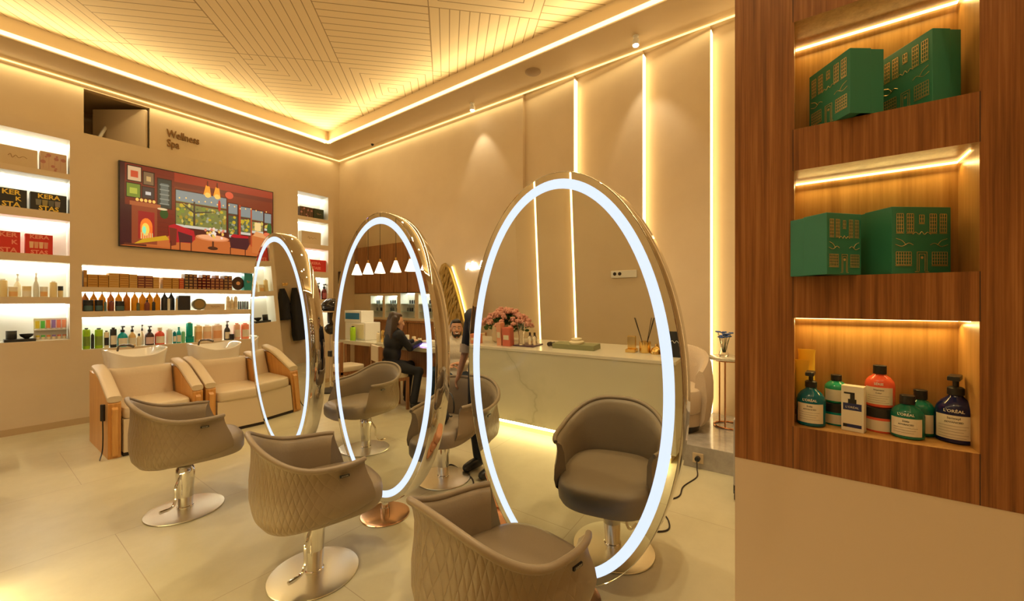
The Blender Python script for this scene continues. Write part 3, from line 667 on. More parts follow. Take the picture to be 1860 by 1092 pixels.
f_(-.022, .022, .012, .085, 0); f_(-.022, .022, .022, .064, 1, -.0010); f_(-.010, .010, .085, .098, 2); f_(-.005, .006, .098, .118, 2); f_(-.020, .004, .113, .118, 2); f_(-.021, -.012, .012, .022, 2, -.0012)
obj('printed_picture', bm, [col((.02, .03, .14), .4), Mlabel, Mblack], t)
b_ = text_bm(LOR, .0085, .0001); shift(b_, T((0, -.0014, .073))); obj('lettering', b_, Mlabel, t)
bottle('product_jar', 'coral jar with a wide black lid under the coral bottle', 'jar', nb(1598, 787, .038), face(1500), .038, .074, coral, 'jar', Mblack, Mlabel)
bottle('shampoo_bottle', 'coral bottle with a black cap standing on the coral jar', 'bottle', (*nb(1598, 787, .038)[:2], NZ+.0745), face(1500), .035, .125, coral, 'cap', Mblack, Mlabel, None, 'SÉRIE', 1, ['Vitamino', 'Color'])
p = nb(1580, 775, .115); bottle('cream_tube', 'coral tube standing behind the coral jar and bottle', 'tube', (p[0], p[1]+.008, NZ), face(1480), .032, .165, coral, 'tube', Mblack)
bottle('shampoo_bottle', 'dark green black-capped bottle standing in front of its twin in the lowest walnut niche', 'bottle', nb(1648, 799, .036), face(1560), .037, .122, dgreen, 'cap', Mblack, Mlabel, None, LOR, 1, ['Scalp', 'ADVANCED'])
p = at(1672, 600, u=1.682); bottle('shampoo_bottle', 'dark green bottle behind its twin in the lowest walnut niche', 'bottle', (p.x, p.y, NZ), face(1590), .033, .132, dgreen, 'cap', Mblack, Mlabel)
bottle('pump_bottle', 'large navy pump bottle at the right end of the lowest walnut niche', 'bottle', nb(1736, 808, .043), face(1640), .0415, .188, navy, 'pump', Mblack, Mlabel, None, LOR, 1, ['Serioxyl', 'ADVANCED'])
for i, (px, u, h) in enumerate(((1465, 1.702, .232), (1446, 1.662, .20))):
    p = at(px, 600, u=u); bottle('cream_tube', ['tall yellow tube at the back left of the lowest walnut niche', 'shorter yellow tube half hidden behind the teal pump bottle'][i], 'tube', (p.x, min(p.y, .0), NZ), face(1440), .019 if i else .023, h, yel, 'tube', col((.9, .6, .2), .4))
# ---- green gift boxes with a house front in gold line
def house_box(label, org, dirv, wd, dp, h, z, side_mat):
    t = thing('gift_box', label, 'box', (org[0], org[1], z), math.atan2(dirv[1], dirv[0]), 'green gift boxes')
    gm = mat('green_gift_card', (.028, .20, .13), .45)
    obj('box_body', bx(.001, wd-.001, .03, dp, 0.0, h-.002, .001), gm, t)
    c = obj('box_cover', bx(0, wd, 0, dp*.62, 0, h, .0012), gm, t)
    bm = bm_new(); y = (-.0012, -.0002); lw = .0014
    def ln(x0, z0, x1, z1):
        if abs(x0-x1) < 1e-6: box(bm, (x0-lw/2)*wd/.18, (x0+lw/2)*wd/.18, *y, z0*h/.19, z1*h/.19)
        else: box(bm, x0*wd/.18, x1*wd/.18, *y, (z0-lw/2)*h/.19, (z0+lw/2)*h/.19)
    def win(x, z, a, b, nx, nz):
        for i in range(nx+1): ln(x+a*i/nx, z, x+a*i/nx, z+b)
        for i in range(nz+1): ln(x, z+b*i/nz, x+a, z+b*i/nz)
        ln(x-.002, z-.003, x+a+.002, z-.003)
    for x in (.014, .045, .115, .146): win(x, .118, .02, .052, 3, 5)
    for x in (.012, .122): win(x, .026, .046, .036, 6, 4)
    win(.083, .145, .014, .022, 2, 2)
    for dx in (.0, .006): ln(.076+dx, .008, .076+dx, .062-dx); ln(.106-dx, .008, .106-dx, .062-dx)
    ln(.076, .062, .106, .062); ln(.082, .056, .10, .056); ln(.07, .006, .082, .006); ln(.1, .006, .112, .006)
    ob = obj('gold_house_drawing', bm, Mgoldfoil, t)
    def cur(pts):
        return tube(bm2, [(x*wd/.18, -.0007, z*h/.19) for x, z in pts], .0008, 5)
    bm2 = bm_new()
    for s, o in ((1, 0), (-1, .18)):
        cur(spline([(o+s*.01, .083), (o+s*.03, .078), (o+s*.05, .087), (o+s*.064, .082)], 5)); cur(spline([(o+s*.012, .1), (o+s*.03, .094), (o+s*.042, .082)], 5)); ln
    cur(spline([(.062, .112), (.072, .118), (.082, .112), (.09, .12), (.098, .112), (.108, .118), (.118, .112)], 5))
    bmesh.ops.create_circle(bm2, cap_ends=True, segments=12, radius=.004, matrix=T((.091*wd/.18, -.0008, .046*h/.19)) @ Matrix.Rotation(pi/2, 4, 'X'))
    obj('gold_ornament', bm2, Mgoldfoil, t)
    return t
def corner_right(Cc, d, wd): return Cc, d
n1 = Vector((.8, .6)); 
C1 = Vector((1.51, -.112)); L1 = C1+n1*.155
house_box('dark green gift box at the left of the top walnut niche', L1, -n1, .155, .10, .188, 2.0465, None)
C2 = Vector((1.556, -.288)); L2 = C2+n1*.15
house_box('dark green gift box at the right of the top walnut niche', L2, -n1, .15, .08, .20, 2.0465, None)
d = Vector((.75, -.66)); house_box('green gift box at the left of the middle walnut niche, plain side forward', Vector((1.465, -.058)), d, .125, .118, .178, 1.5805, None)
d = Vector((.62, -.785)); house_box('green gift box right in the middle walnut niche, showing its whole house front', Vector((1.55, -.206)), d, .175, .135, .190, 1.5805, None)
# ================================================================ PRODUCT WALL GOODS
def pw(px, v=PV+.12): return at(px, 500, v=v).x
def height(px, py, z0, v=PV+.08): return max(.02, at(px, py, v=v).z-z0)
def carton(label, px0, px1, ytop, z0, m, dep=.12, v=PV+.05, name='product_box', cat='box', group=None, text=None, tcol=None, deco=None):
    x0, x1 = pw(px0, v), pw(px1, v); x0 = max(x0, .245) if x1 < 1 else x0; h = height((px0+px1)/2, ytop, z0, v)
    t = thing(name, label, cat, (x0, v, z0), 0, group); wd = x1-x0
    obj('body', bx(0, wd, 0, dep, 0, h, .002), m, t)
    for s, cx_, cz_, sz in (text or []):
        b = text_bm(s, sz*h, .0006, 'LEFT' if cx_ < .2 else 'CENTER', .002); shift(b, T((cx_*wd, -.0012, cz_*h))); obj('lettering', b, tcol, t)
    if deco: deco(t, wd, h)
    return t
Mbeige = col((.62, .48, .3), .5, name='beige_card')
def script(t, wd, h):
    bm = bm_new(); tube(bm, spline([(wd*.3, -.001, h*.5), (wd*.36, -.001, h*.6), (wd*.4, -.001, h*.42), (wd*.48, -.001, h*.56), (wd*.55, -.001, h*.45), (wd*.66, -.001, h*.55), (wd*.75, -.001, h*.47)], 6), .003, 5); obj('script_mark', bm, col((.35, .22, .1), .5), t)
def flowers(t, wd, h):
    bm = bm_new(); r_ = random.Random(5)
    for i in range(9): x, z = r_.uniform(.08, .92)*wd, r_.uniform(.1, .9)*h; bmesh.ops.create_circle(bm, cap_ends=True, segments=7, radius=h*r_.uniform(.04, .1), matrix=T((x, -.0008-.0001*i, z)) @ Matrix.Rotation(pi/2, 4, 'X'))
    for i in range(4): box(bm, wd*(.1+.22*i), wd*(.11+.22*i), -.0007, 0, h*.15, h*.8)
    obj('printed_flowers', bm, col((.45, .2, .16), .5), t)
carton('beige box with a faint script mark in the top left niche', -25, 68, 265, LC[0][0], Mbeige, deco=script)
carton('beige box printed with pink flowers in the top left niche', 73, 121, 278, LC[0][0], mat('rose_beige_card', (.58, .4, .27), .5), deco=flowers)
Mytxt = col((.85, .6, .08), .4); Mrtxt = col((.85, .3, .2), .4)
carton('black box lettered in yellow, left one in the second left niche', -12, 49, 342, LC[1][0], Mblack, text=[('KER', .5, .80, .36), ('K', .72, .48, .3), ('STA', .5, .16, .36)], tcol=Mytxt)
def shots(cols):
    def f(t, wd, h):
        bm = bm_new(); ms = []
        for i, c in enumerate(cols):
            x = wd*(.15+.7*i/len(cols)); flat(bm, [(x, h*.3), (x+wd*.13, h*.3), (x+wd*.15, h*.62), (x-wd*.01, h*.62)], -.0009, i); ms.append(col(c, .4))
        obj('printed_products', bm, ms, t)
    return f
carton('black box lettered in yellow with printed jars, right one in the second left niche', 55, 121, 352, LC[1][0], Mblack, text=[('KERA', .5, .80, .34), ('STAS', .5, .15, .34)], tcol=Mytxt, deco=shots([(.2, .2, .16), (.3, .25, .1), (.12, .12, .1), (.25, .22, .2)]))
Mred = mat('red_card', (.62, .03, .02), .4)
carton('red box with large letters, left one in the third left niche', -8, 37, 420, LC[2][0], Mred, text=[('KER', .5, .84, .3), ('K', .75, .5, .28), ('STA', .5, .12, .3)], tcol=Mrtxt)
carton('red box with printed bottles, right one in the third left niche', 46, 96, 426, LC[2][0], Mred, text=[('KERA', .5, .86, .26), ('STAS', .5, .1, .26)], tcol=Mrtxt, deco=shots([(.8, .5, .3), (.75, .35, .2), (.8, .5, .3), (.7, .3, .2)]))
carton('black box with printed pale flowers, left one in the top right niche', 545, 569, 376, RC[0][0], mat('dark_print_card', (.1, .05, .02), .5), deco=flowers, v=PV+.08)
carton('black box with a pale flower, right one in the top right niche', 570, 588, 380, RC[0][0], mat('dark_green_print_card', (.03, .04, .01), .5), deco=script, v=PV+.08)
carton('plain beige box in the second right niche', 548, 583, 421, RC[1][0], Mbeige, deco=script, v=PV+.08)
carton('red lettered box in the third right niche', 553, 594, 472, RC[2][0], Mred, text=[('KERA', .5, .7, .3), ('STASE', .5, .3, .3)], tcol=Mrtxt, v=PV+.08)
def pb(label, px0, px1, ytop, z0, m, style, capm=None, labm=None, v=PV+.1, name='product_bottle', cat='bottle', group=None, dz=0):
    x0, x1 = pw(px0, v), pw(px1, v); h = height((px0+px1)/2, ytop, z0+dz, v)
    return bottle(name, label, cat, ((x0+x1)/2, v, z0+dz), 0, (x1-x0)/2*1.0, h, m, style, capm, labm, group)
Mdr = mat('dark_red_plastic', (.12, .01, .01), .2)
pb('dark red pump bottle, left of the two in the fourth right niche', 573, 582, 514, RC[3][0], Mdr, 'pump', labm=col((.4, .1, .1), .4)); pb('dark red pump bottle, right of the two in the fourth right niche', 584, 593, 516, RC[3][0], Mdr, 'pump', labm=col((.4, .1, .1), .4))
Mcr = col((.78, .62, .3), .3, name='cream_plastic'); Mcr2 = col((.8, .7, .5), .3, name='ivory_plastic'); Mor = col((.75, .42, .16), .35, name='apricot_plastic'); Mcl = col((.75, .78, .72), .15, name='milky_plastic')
z = LC[3][0]
pb('cream yellow bottle cut by the left edge of the photo', -3, 14, 507, z, Mcr, 'tall', Mwhite); pb('cream jar with an apricot label in the fourth left niche', 15, 33, 521, z, Mcr, 'jar', Mcr2, Mor, name='product_jar', cat='jar')
pb('tall cream pump bottle behind the jars in the fourth left niche', 25, 39, 498, z, Mcr2, 'pump', Mwhite, v=PV+.2); pb('ivory jar left of the clear pump bottle in the fourth left niche', 40, 57, 520, z, Mcr2, 'jar', Mcr, Mlabel, name='product_jar', cat='jar')
pb('clear pump bottle in the middle of the fourth left niche', 60, 71, 496, z, Mcl, 'pump', Mwhite); pb('ivory jar right of the clear pump bottle in the fourth left niche', 72, 87, 521, z, Mcr2, 'jar', Mwhite, Mor, name='product_jar', cat='jar')
pb('ivory bottle beside the small black-lidded jar in the fourth left niche', 90, 104, 511, z, Mcr, 'tall', Mwhite); pb('small cream jar with a black lid at the right of the fourth left niche', 105, 115, 520, z, Mcr, 'jar', Mblack, name='product_jar', cat='jar')
z = LC[4][0]; x0, x1 = pw(6), pw(64)
tag(obj('tray', bx(x0, x1, PV+.03, PV+.2, z, z+.03, .003), Mblack), 'black tray in the lowest left niche', 'tray')
pb('black ribbed candle jar on the black tray', 10, 31, 601, z+.031, Mblack, 'jar', mat('black_lid', (.05, .05, .04), .3), name='candle_jar', cat='jar')
tag(obj('bowl', lathe(bm_new(), [(.02, 0), (.022, .006), (.05, .03), (.055, .055), (.05, .054), (.03, .02), (.002, .01)], 24), Mblack, None, True, loc=(pw(48), PV+.11, z+.031)), 'small black bowl on the black tray', 'bowl')
t = thing('display_rack', 'small white display rack of coloured tubes in the lowest left niche', 'rack', (pw(62), PV+.08, z)); wd = pw(124)-pw(62)-.005
obj('back_panel', bx(0, wd, .1, .105, 0, .26), Mwhite, t); obj('shelf', bx(0, wd, .02, .1, .12, .1255), Mwhite, t); obj('foot', bx(0, wd, -.02, .1, 0, .012), Mwhite, t)
tc_ = [('yellow', (.8, .65, .05)), ('green', (.1, .6, .1)), ('orange', (.85, .3, .08)), ('violet', (.3, .2, .6)), ('coral', (.85, .25, .15)), ('salmon', (.85, .35, .2))]
for i, (nm, c) in enumerate(tc_):
    bottle('mask_tube', f'{nm} tube on the upper step of the small white display rack', 'tube', (pw(62)+wd*(i+.6)/6.3, PV+.13, z+.126), 0, wd/16, .115-.01*(i < 2), col(c, .3), 'tube', Mwhite, None, 'tubes on the display rack')
    bottle('sample_jar', f'small jar with {nm} lid, {ORD[i]} from the left on the lower rack step', 'jar', (pw(62)+wd*(i+.6)/6.3, PV+.10, z+.012), 0, wd/17, .05, Mcr2, 'jar', col(tuple(x*.8 for x in c), .4), None, 'jars on the display rack')
# upper wide shelf: colour boxes
z = MC[0][0]; ochre = col((.42, .2, .03), .5, name='ochre_card'); maroon = col((.2, .05, .03), .5, name='maroon_card'); red2 = col((.5, .06, .02), .5, name='brick_red_card'); tan = col((.55, .33, .1), .5, name='tan_card')
def cbox(label, x0, x1, z0, z1, m, v=PV+.04, dep=.16, group='hair colour boxes'):
    t = thing('colour_box', label, 'box', (x0, v, z0), 0, group); obj('body', bx(0, x1-x0, 0, dep, 0, z1-z0-.001, .001), m, t)
    obj('label_band', bx((x1-x0)*.08, (x1-x0)*.92, -.0006, -.0001, (z1-z0)*.3, (z1-z0)*.55), tan if m is not tan else ochre, t); return t
cbox('tall ochre box standing at the left end of the upper wide shelf', pw(150), pw(156), z, z+.21, ochre)
st = [(157, 176, 5, ochre, .032), (176.5, 195, 5, ochre, .032), (195.5, 214, 6, tan, .031), (214.5, 232, 6, ochre, .031), (232.5, 247, 6, tan, .030), (247.5, 260, 5, maroon, .034), (260.5, 275, 5, maroon, .034), (275.5, 287, 5, tan, .031), (293, 309, 5, ochre, .031), (309.5, 322, 5, ochre, .031), (322.5, 331, 5, red2, .031)]
names_c = {id(ochre): 'ochre', id(maroon): 'maroon', id(red2): 'brick red', id(tan): 'tan'}
for i, (a, b, n, m, hh) in enumerate(st):
    for k in range(n):
        cbox(f'{names_c[id(m)]} colour box, {ORD[k]} up in the {ORD[i]} stack on the upper wide shelf', pw(a)+.001*(k % 2), pw(b)-.002, z+k*hh, z+(k+1)*hh, m)
cmap = [(.1, .06, .03), (.12, .05, .03), (.16, .06, .04), (.2, .04, .03)]
x = 332.5
for i in range(11):
    n = 5-(1 if i in (3, 6, 8) else 0); m = [col(cmap[i % 4], .4), Mdr, maroon][(i//3) % 3]
    for k in range(n):
        cbox(f'small dark box seen end-on, {ORD[k]} up in the {ORD[i]} column of small boxes', pw(x), pw(x+6.4), z+k*.044, z+(k+1)*.044, m, group='small dark colour boxes')
    x += 7.9
t = thing('round_picture_frame', 'dark round framed picture at the right of the upper wide shelf', 'picture', (pw(431), PV+.1, z)); 
obj('frame', lathe(bm_new(), [(.03, -.01), (.055, -.012), (.085, 0), (.085, .012), (.05, .016)], 28, 0, 0, 0, 1, 1), mat('dark_brown', (.06, .03, .02), .4), t, True, loc=(0, 0, .11), rot=(pi/2, 0, 0)); t.children[0].scale = (1, 1.25, 1)
obj('picture', lathe(bm_new(), [(.03, .013), (.028, .018), (.001, .019)], 20), col((.7, .35, .15), .4), t, True, loc=(0, -.0, .11), rot=(pi/2, 0, 0))
carton('teal boxed set at the right end of the upper wide shelf', 444, 459, 497, z, col((.02, .25, .26), .4), deco=script)
# middle wide shelf
z = MC[1][0]; amber = mat('amber_plastic', (.95, .42, .02), .18, trans=.2); dk = mat('dark_bottle_plastic', (.03, .03, .035), .2); grp = 'amber bottles on the middle wide shelf'
for i, c in enumerate((154.5, 170, 185.5, 201, 215.5, 230, 244.5, 258.5, 271.6, 285, 298.8, 311)):
    m = [amber, mat('brown_amber_plastic', (.6, .2, .02), .18, trans=.15)][i in (0, 3, 5)] if i < 10 else dk
    pb(f'{"amber" if i < 10 else "dark"} bottle with a pointed neck, {ORD[i]} from the left on the middle wide shelf', c-6.4, c+6.4, 531, z, m, 'cone', mat('amber_cap', (.5, .3, .08), .3) if i < 10 else Mblack, v=PV+.19, group=grp)
Mteal2 = col((.06, .12, .13), .3)
for a, b, y, nm in ((150.5, 169.5, 545, 'wide black jar at the left end of the middle wide shelf'), (172, 187, 545, 'black jar second from the left on the middle wide shelf'), (209, 226, 547, 'black jar in front of the amber bottles, third of its kind')):
    pb(nm, a, b, y, z, dk, 'jar', Mblack, Mteal2, v=PV+.08, name='product_jar', cat='jar')
for a, b, y, m, s, nm in ((198, 207, 547, maroon, 'tall', 'small maroon bottle in front of the amber bottles'), (189, 194, 548, col((.1, .2, .2), .3), 'tall', 'slim teal bottle in front of the amber bottles'), (248, 254, 550, col((.1, .12, .06), .3), 'tall', 'slim olive bottle in front of the amber bottles'), (262, 272, 541, maroon, 'pump', 'maroon pump bottle in front of the amber bottles'), (276, 282, 548, dk, 'tall', 'slim black bottle in front of the amber bottles'), (304, 309, 541, Mwhite, 'tall', 'slim white bottle beside the dark bottles'), (319, 323, 541, Mcr2, 'tall', 'slim ivory bottle beside the black pouch box')):
    pb(nm, a, b, y, z, m, s, labm=None, v=PV+.07)
carton('black gift pouch box on the middle wide shelf', 325, 346, 537, z, dk)
t = thing('round_gift_tin', 'round olive tin standing on edge on the middle wide shelf', 'tin', (pw(359), PV+.1, z+.085)); obj('rim', lathe(bm_new(), [(.08, 0), (.085, .005), (.085, .05), (.08, .055)], 28), mat('olive_tin', (.2, .19, .12), .3, .5), t, True, rot=(pi/2, 0, 0)); obj('face', lathe(bm_new(), [(.06, .056), (.002, .058)], 24), mat('brass_face', (.35, .25, .1), .3, .6), t, True, rot=(pi/2, 0, 0))
carton('low beige box with a small knob mark on the middle wide shelf', 372, 408, 552, z, mat('sand_card', (.55, .42, .27), .5), deco=script)
for i, c in enumerate((414, 421, 428)): pb(f'cream bottle, {ORD[i]} of three at the right of the middle wide shelf', c-3.4, c+3.4, 538-3*(i == 1), z, Mcr2, 'pump' if i == 1 else 'tall', Mwhite, Mbeige)
for i in range(6): pb(f'dark slim tube, {ORD[i]} of six at the right end of the middle wide shelf', 432+i*3.3, 434.8+i*3.3, 547, z, dk if i % 2 else Mteal2, 'tall', Mblack, group='dark slim tubes')
# lower wide shelf
z = MC[2][0]; lime = col((.35, .6, .02), .25, name='lime_plastic')
for a, b, y, m, s, cm_, lm, nm in (
 (150, 164, 596, lime, 'tall', Mblack, col((.2, .3, .05), .4), 'lime green bottle at the left end of the lower wide shelf'),
 (165, 171, 606, dk, 'tall', Mblack, None, 'small dark bottle between the two lime green bottles'),
 (172, 187, 596, lime, 'tall', Mblack, col((.2, .3, .05), .4), 'lime green bottle right of the small dark bottle'),
 (188.5, 198, 601, Mcr2, 'tall', Mblack, dk, 'white bottle with a black upper band on the lower wide shelf'),
 (199.5, 212, 595, dk, 'tall', Mblack, Mlabel, 'dark grey bottle left of the teal pump bottle'),
 (213, 232, 592, col((.0, .35, .42), .2), 'pump', Mblack, Mlabel, 'teal pump bottle on the lower wide shelf'),
 (233, 247, 592, col((.75, .5, .2), .25), 'pump', Mblack, Mlabel, 'honey yellow pump bottle on the lower wide shelf'),
 (248, 257, 606, Mcr2, 'shoulder', Mblack, None, 'small white dropper bottle in front of the pump bottles'),
 (263, 280, 592, mat('dark_brown_plastic', (.06, .03, .03), .2), 'pump', Mblack, col((.7, .5, .5), .5), 'dark brown pump bottle with a pink label on the lower wide shelf'),
 (281, 299, 595, col((.75, .1, .06), .2), 'shoulder', Mcr2, Mlabel, 'red bottle on the lower wide shelf'),
 (302, 313, 597, Mcl, 'tall', Mwhite, None, 'milky white bottle right of the red bottle'),
 (314, 320, 602, col((.0, .2, .25), .2), 'tall', Mblack, Mlabel, 'slim dark teal bottle on the lower wide shelf'),
 (320.5, 329, 594, col((.0, .4, .4), .2), 'shoulder', col((.05, .3, .3), .3), Mlabel, 'turquoise bottle on the lower wide shelf'),
 (329.5, 336, 601, col((.2, .6, .3), .25), 'tall', Mwhite, None, 'slim mint green bottle on the lower wide shelf'),
 (353, 367, 590, col((.85, .62, .3), .3), 'tall', Mwhite, Mor, 'tall honey bottle with an orange label on the lower wide shelf'),
 (368, 384, 590, col((.85, .7, .5), .3), 'tall', Mwhite, col((.85, .55, .35), .4), 'pale peach bottle on the lower wide shelf'),
 (385, 403, 588, col((.85, .65, .5), .3), 'tall', Mwhite, col((.8, .4, .2), .4), 'white bottle with an orange label on the lower wide shelf'),
 (407, 418, 583, dk, 'pump', Mblack, Mlabel, 'black pump bottle at the right of the lower wide shelf'),
 (424, 436, 587, col((.85, .5, .35), .3), 'tall', col((.8, .3, .2), .3), Mlabel, 'salmon bottle at the right of the lower wide shelf'),
 (438, 452, 587, col((.85, .28, .15), .3), 'tall', col((.8, .2, .1), .3), Mlabel, 'coral bottle at the right end of the lower wide shelf')):
    pb(nm, a, b, y, z, m, s, cm_, lm)
pb('white pump bottle standing behind the honey pump bottle', 254, 262, 590, z, Mcr2, 'pump', Mblack, v=PV+.2)
pb('turquoise jar lying under the tall turquoise tube', 337, 352, 611, z, col((.0, .35, .3), .2), 'jar', col((.0, .3, .26), .3), name='product_jar', cat='jar')
pb('tall turquoise tube standing on a turquoise jar', 338, 350, 585, z, col((.0, .36, .3), .2), 'tall', Mwhite, dz=height(344, 611, z)+.0)
pb('small black jar in front of the black pump bottle', 417, 425, 607, z, dk, 'jar', Mblack, v=PV+.05, name='product_jar', cat='jar')
# ================================================================ RECEPTION DESK (behind the camera, seen in the big mirror)
DF, DZ = .02, .89
t = thing('reception_desk', 'long veined marble reception desk with a glowing strip along its foot', 'desk', (0, 0, 0))
obj('front_panel', bx(DF-.55, DF, .84, 3.45, .10, DZ-.03, .003), Mmarb, t)
obj('counter_top', bx(DF-.62, DF+.006, .83, 3.46, DZ-.03, DZ, .003), mat('pale_marble_top', (.68, .62, .5), .12), t)
obj('plinth', bx(DF-.5, DF-.07, .9, 3.4, 0, .10), Mwall, t)
obj('foot_light_strip', bx(DF-.066, DF-.055, .9, 3.4, .05, .09), mat('foot_led', (1, .85, .5), .5, emis=(1, .85, .42), es=7), t)
area('desk_foot_light', (DF-.03, 2.15, .085), (0, R(-30), 0), .03, 2.5, 14, (1, .8, .4))
DX = -.28
t = thing('flower_pot', 'big bunch of pink flowers in a beige pot on the reception desk', 'flowers', (DX-.04, 2.86, DZ))
obj('pot', lathe(bm_new(), [(.09, 0), (.11, .02), (.12, .16), (.11, .2)], 28), Mbeige, t, True)
bm = bm_new(); bl = bm_new(); r_ = random.Random(9)
for i in range(95):
    a, q = r_.uniform(0, 2*pi), r_.random()**.5; x, y = .16*q*cos(a), .34*q*sin(a)-.08; z = .20+.17*(1-q*q)+r_.uniform(-.02, .02)
    for k in range(6): b = 2*pi*k/6+i; ball(bm, x+.019*cos(b), y+.019*sin(b), z+.012*sin(b*3+i), .014, .014, .017, 7, 5)
    ball(bm, x, y, z+.008, .016, .016, .018, 7, 5)
    tube(bl, [(x, y, z-.01), (x*.3, y*.3, .1)], .003, 4); ball(bl, x*.85, y*.85, z-.06, .03, .012, .016, 6, 4, RZ(a))
obj('blossoms', bm, mat('pink_petals', (.68, .34, .27), .6), t, True); obj('leaves', bl, mat('leaf_green', (.05, .12, .03), .6), t, True)
for i, (v, w_, h, nm, m) in enumerate(((3.06, .12, .11, 'low salmon box left of the pink flowers on the desk', col((.7, .25, .12), .4)), (2.70, .06, .25, 'tall slim salmon box in front of the pink flowers', col((.75, .35, .22), .4)), (2.60, .10, .2, 'coral box in front of the pink flowers', col((.65, .16, .1), .4)))):
    tg = thing('product_box', nm, 'box', (-.1, v, DZ), pi/2); obj('body', bx(-w_/2, w_/2, -.04, .04, 0, h, .003), m, tg); obj('label_band', bx(-w_*.35, w_*.35, -.0412, -.0402, h*.35, h*.6), Mcr2, tg)
tg = thing('glass_vase', 'tall clear glass vase on a dark tray on the reception desk', 'vase', (-.14, 2.45, DZ+.012)); obj('glass', lathe(bm_new(), [(.03, 0), (.035, .01), (.03, .1), (.05, .24), (.046, .24), (.026, .1), (.028, .014), (.001, .012)], 24), Mglass, tg, True)
tag(obj('dark_tray', bx(-.3, -.1, 2.28, 2.54, DZ, DZ+.011, .003), mat('plum_tray', (.08, .03, .06), .3)), 'dark tray with a glass vase and perfume bottles on the desk', 'tray')
for i, v in enumerate((2.38, 2.32)): bottle('perfume_bottle', ['clear perfume bottle beside the glass vase', 'clear perfume bottle at the right end of the dark tray'][i], 'bottle', (-.2, v, DZ+.012), pi/2, .024, .13, Mglass, 'shoulder', Mdark)
tg = thing('stone_tray', 'long olive stone tray on the reception desk', 'tray', (DX+.05, 1.86, DZ)); obj('slab', bx(-.08, .08, -.24, .22, 0, .05, .004), mat('olive_stone', (.26, .26, .13), .4), tg)
for k in (0, 1): obj('roller', cyl(bm_new(), .022, -.02, .02, 0, 0, 16), Mdark, tg, True, loc=(.0, .25+.045*k, .026), rot=(0, pi/2, 0))
tag(obj('stone_dish', lathe(bm_new(), [(.07, 0), (.075, .02), (.05, .03), (.055, .05), (.001, .055)], 24), Mcr2, None, True, loc=(DX+.05, 1.84, DZ+.051)), 'pale stone dish standing on the olive tray', 'dish')
tg = thing('reed_diffuser', 'brass reed diffuser with dark reeds on the reception desk', 'diffuser', (DX, 1.17, DZ)); obj('pot', lathe(bm_new(), [(.05, 0), (.052, .005), (.052, .1), (.03, .102), (.001, .09)], 24), Mgold, tg, True)
for k, (a, b) in enumerate(((.07, .08), (.05, .09), (-.07, -.06), (-.05, -.08), (-.02, -.09))): obj('reed', tube(bm_new(), [(0, a*.1, .03), (a*.2, b, .32)], .003, 5), Mdark, tg)
tg = thing('gold_card_holder', 'shiny gold card holder at the left of the reed diffuser', 'card holder', (DX+.02, 1.29, DZ)); obj('base', bx(-.05, .05, -.045, .045, 0, .03, .006), Mgold, tg); obj('upright', bx(-.02, .0, -.04, .04, .03, .15, .006), Mgold, tg)
tag(obj('gold_bell', lathe(bm_new(), [(.055, 0), (.055, .015), (.04, .05), (.015, .065), (.01, .09), (.001, .092)], 24), Mgold, None, True, loc=(DX+.02, 1.06, DZ)), 'small gold bell right of the reed diffuser', 'bell')
tg = thing('menu_sign', 'black leaning counter sign at the right end of the desk', 'sign', (DX+.12, .89, DZ), pi/2); pn = obj('panel', bx(-.075, .075, -.006, .006, 0, .22, .002), Mblack, tg, rot=(R(-12), 0, 0))
obj('white_mark', tube(bm_new(), spline([(-.04, -.007, .12), (-.02, -.007, .14), (-.005, -.007, .12), (.015, -.007, .14), (.04, -.007, .12)], 4), .002, 4), Mwhite, pn)
tg = thing('wall_socket', 'beige double wall socket behind the reception desk', 'socket', (UD, 1.8, 1.62), pi/2); obj('plate', bx(-.165, .165, -.014, -.001, -.05, .04, .004), Mwhite, tg)
for k in (0, 1): obj('outlet', cyl(bm_new(), .022, 0, .003, seg=16), Mdark, tg, loc=(.05+.065*k, -.0145, 0), rot=(pi/2, 0, 0))
# ================================================================ NAIL CORNER (behind the camera to the left, seen in the middle mirror)
bm = bm_new(); CF = -2.03
NI = [(-7.86, -7.43, 1.17, 1.64), (-7.35, -6.94, 1.17, 1.64), (-6.83, -6.38, 1.17, 1.69), (-6.27, -5.85, 1.17, 1.66)]
NI = [(-b, -a, c, d) for a, b, c, d in NI]
niche_wall(bm, 4.9, 8.5, 1.12, 1.69, NI, .2, .3); o = struct('trim_3', bm, [Mwall, Mnich]); o.location = (CF, 0, 0); o.rotation_euler = (0, 0, pi/2)
for i, n in enumerate(NI):
    s_ = strip('niche_light_strip', f'white light strip in the {ORD[i]} glass niche of the nail corner wall', CF-.19, CF-.175, n[0]+.01, n[1]-.01, n[3]-.014, n[3]-.002, Mledw, 'niche lights of the nail corner')
    area('niche_light', (CF-.14, (n[0]+n[1])/2, n[3]-.02), (0, 0, 0), .03, .38, 1.3, (.92, 1, .95))
    for j, zz in enumerate((1.30, 1.46)):
        tag(obj('glass_shelf', bx(CF-.195, CF-.02, n[0]+.002, n[1]-.002, zz, zz+.008), col((.5, .65, .62), .1)), f'{["lower", "upper"][j]} glass shelf in the {ORD[i]} nail corner niche', 'shelf', 'glass shelves of the nail corner')
        for q in range(5):
            if (i+j+q) % 4 == 3: continue
            bottle('polish_bottle', f'dark little polish bottle, {ORD[q]} from the left, {["lower", "upper"][j]} shelf, {ORD[i]} niche', 'bottle', (CF-.1, n[0]+.05+.07*q, zz+.009), pi/2, .02, .075, col([(.05, .06, .06), (.1, .12, .14), (.03, .03, .04)][q % 3], .2), 'tall', Mblack, group='polish bottles of the nail corner')
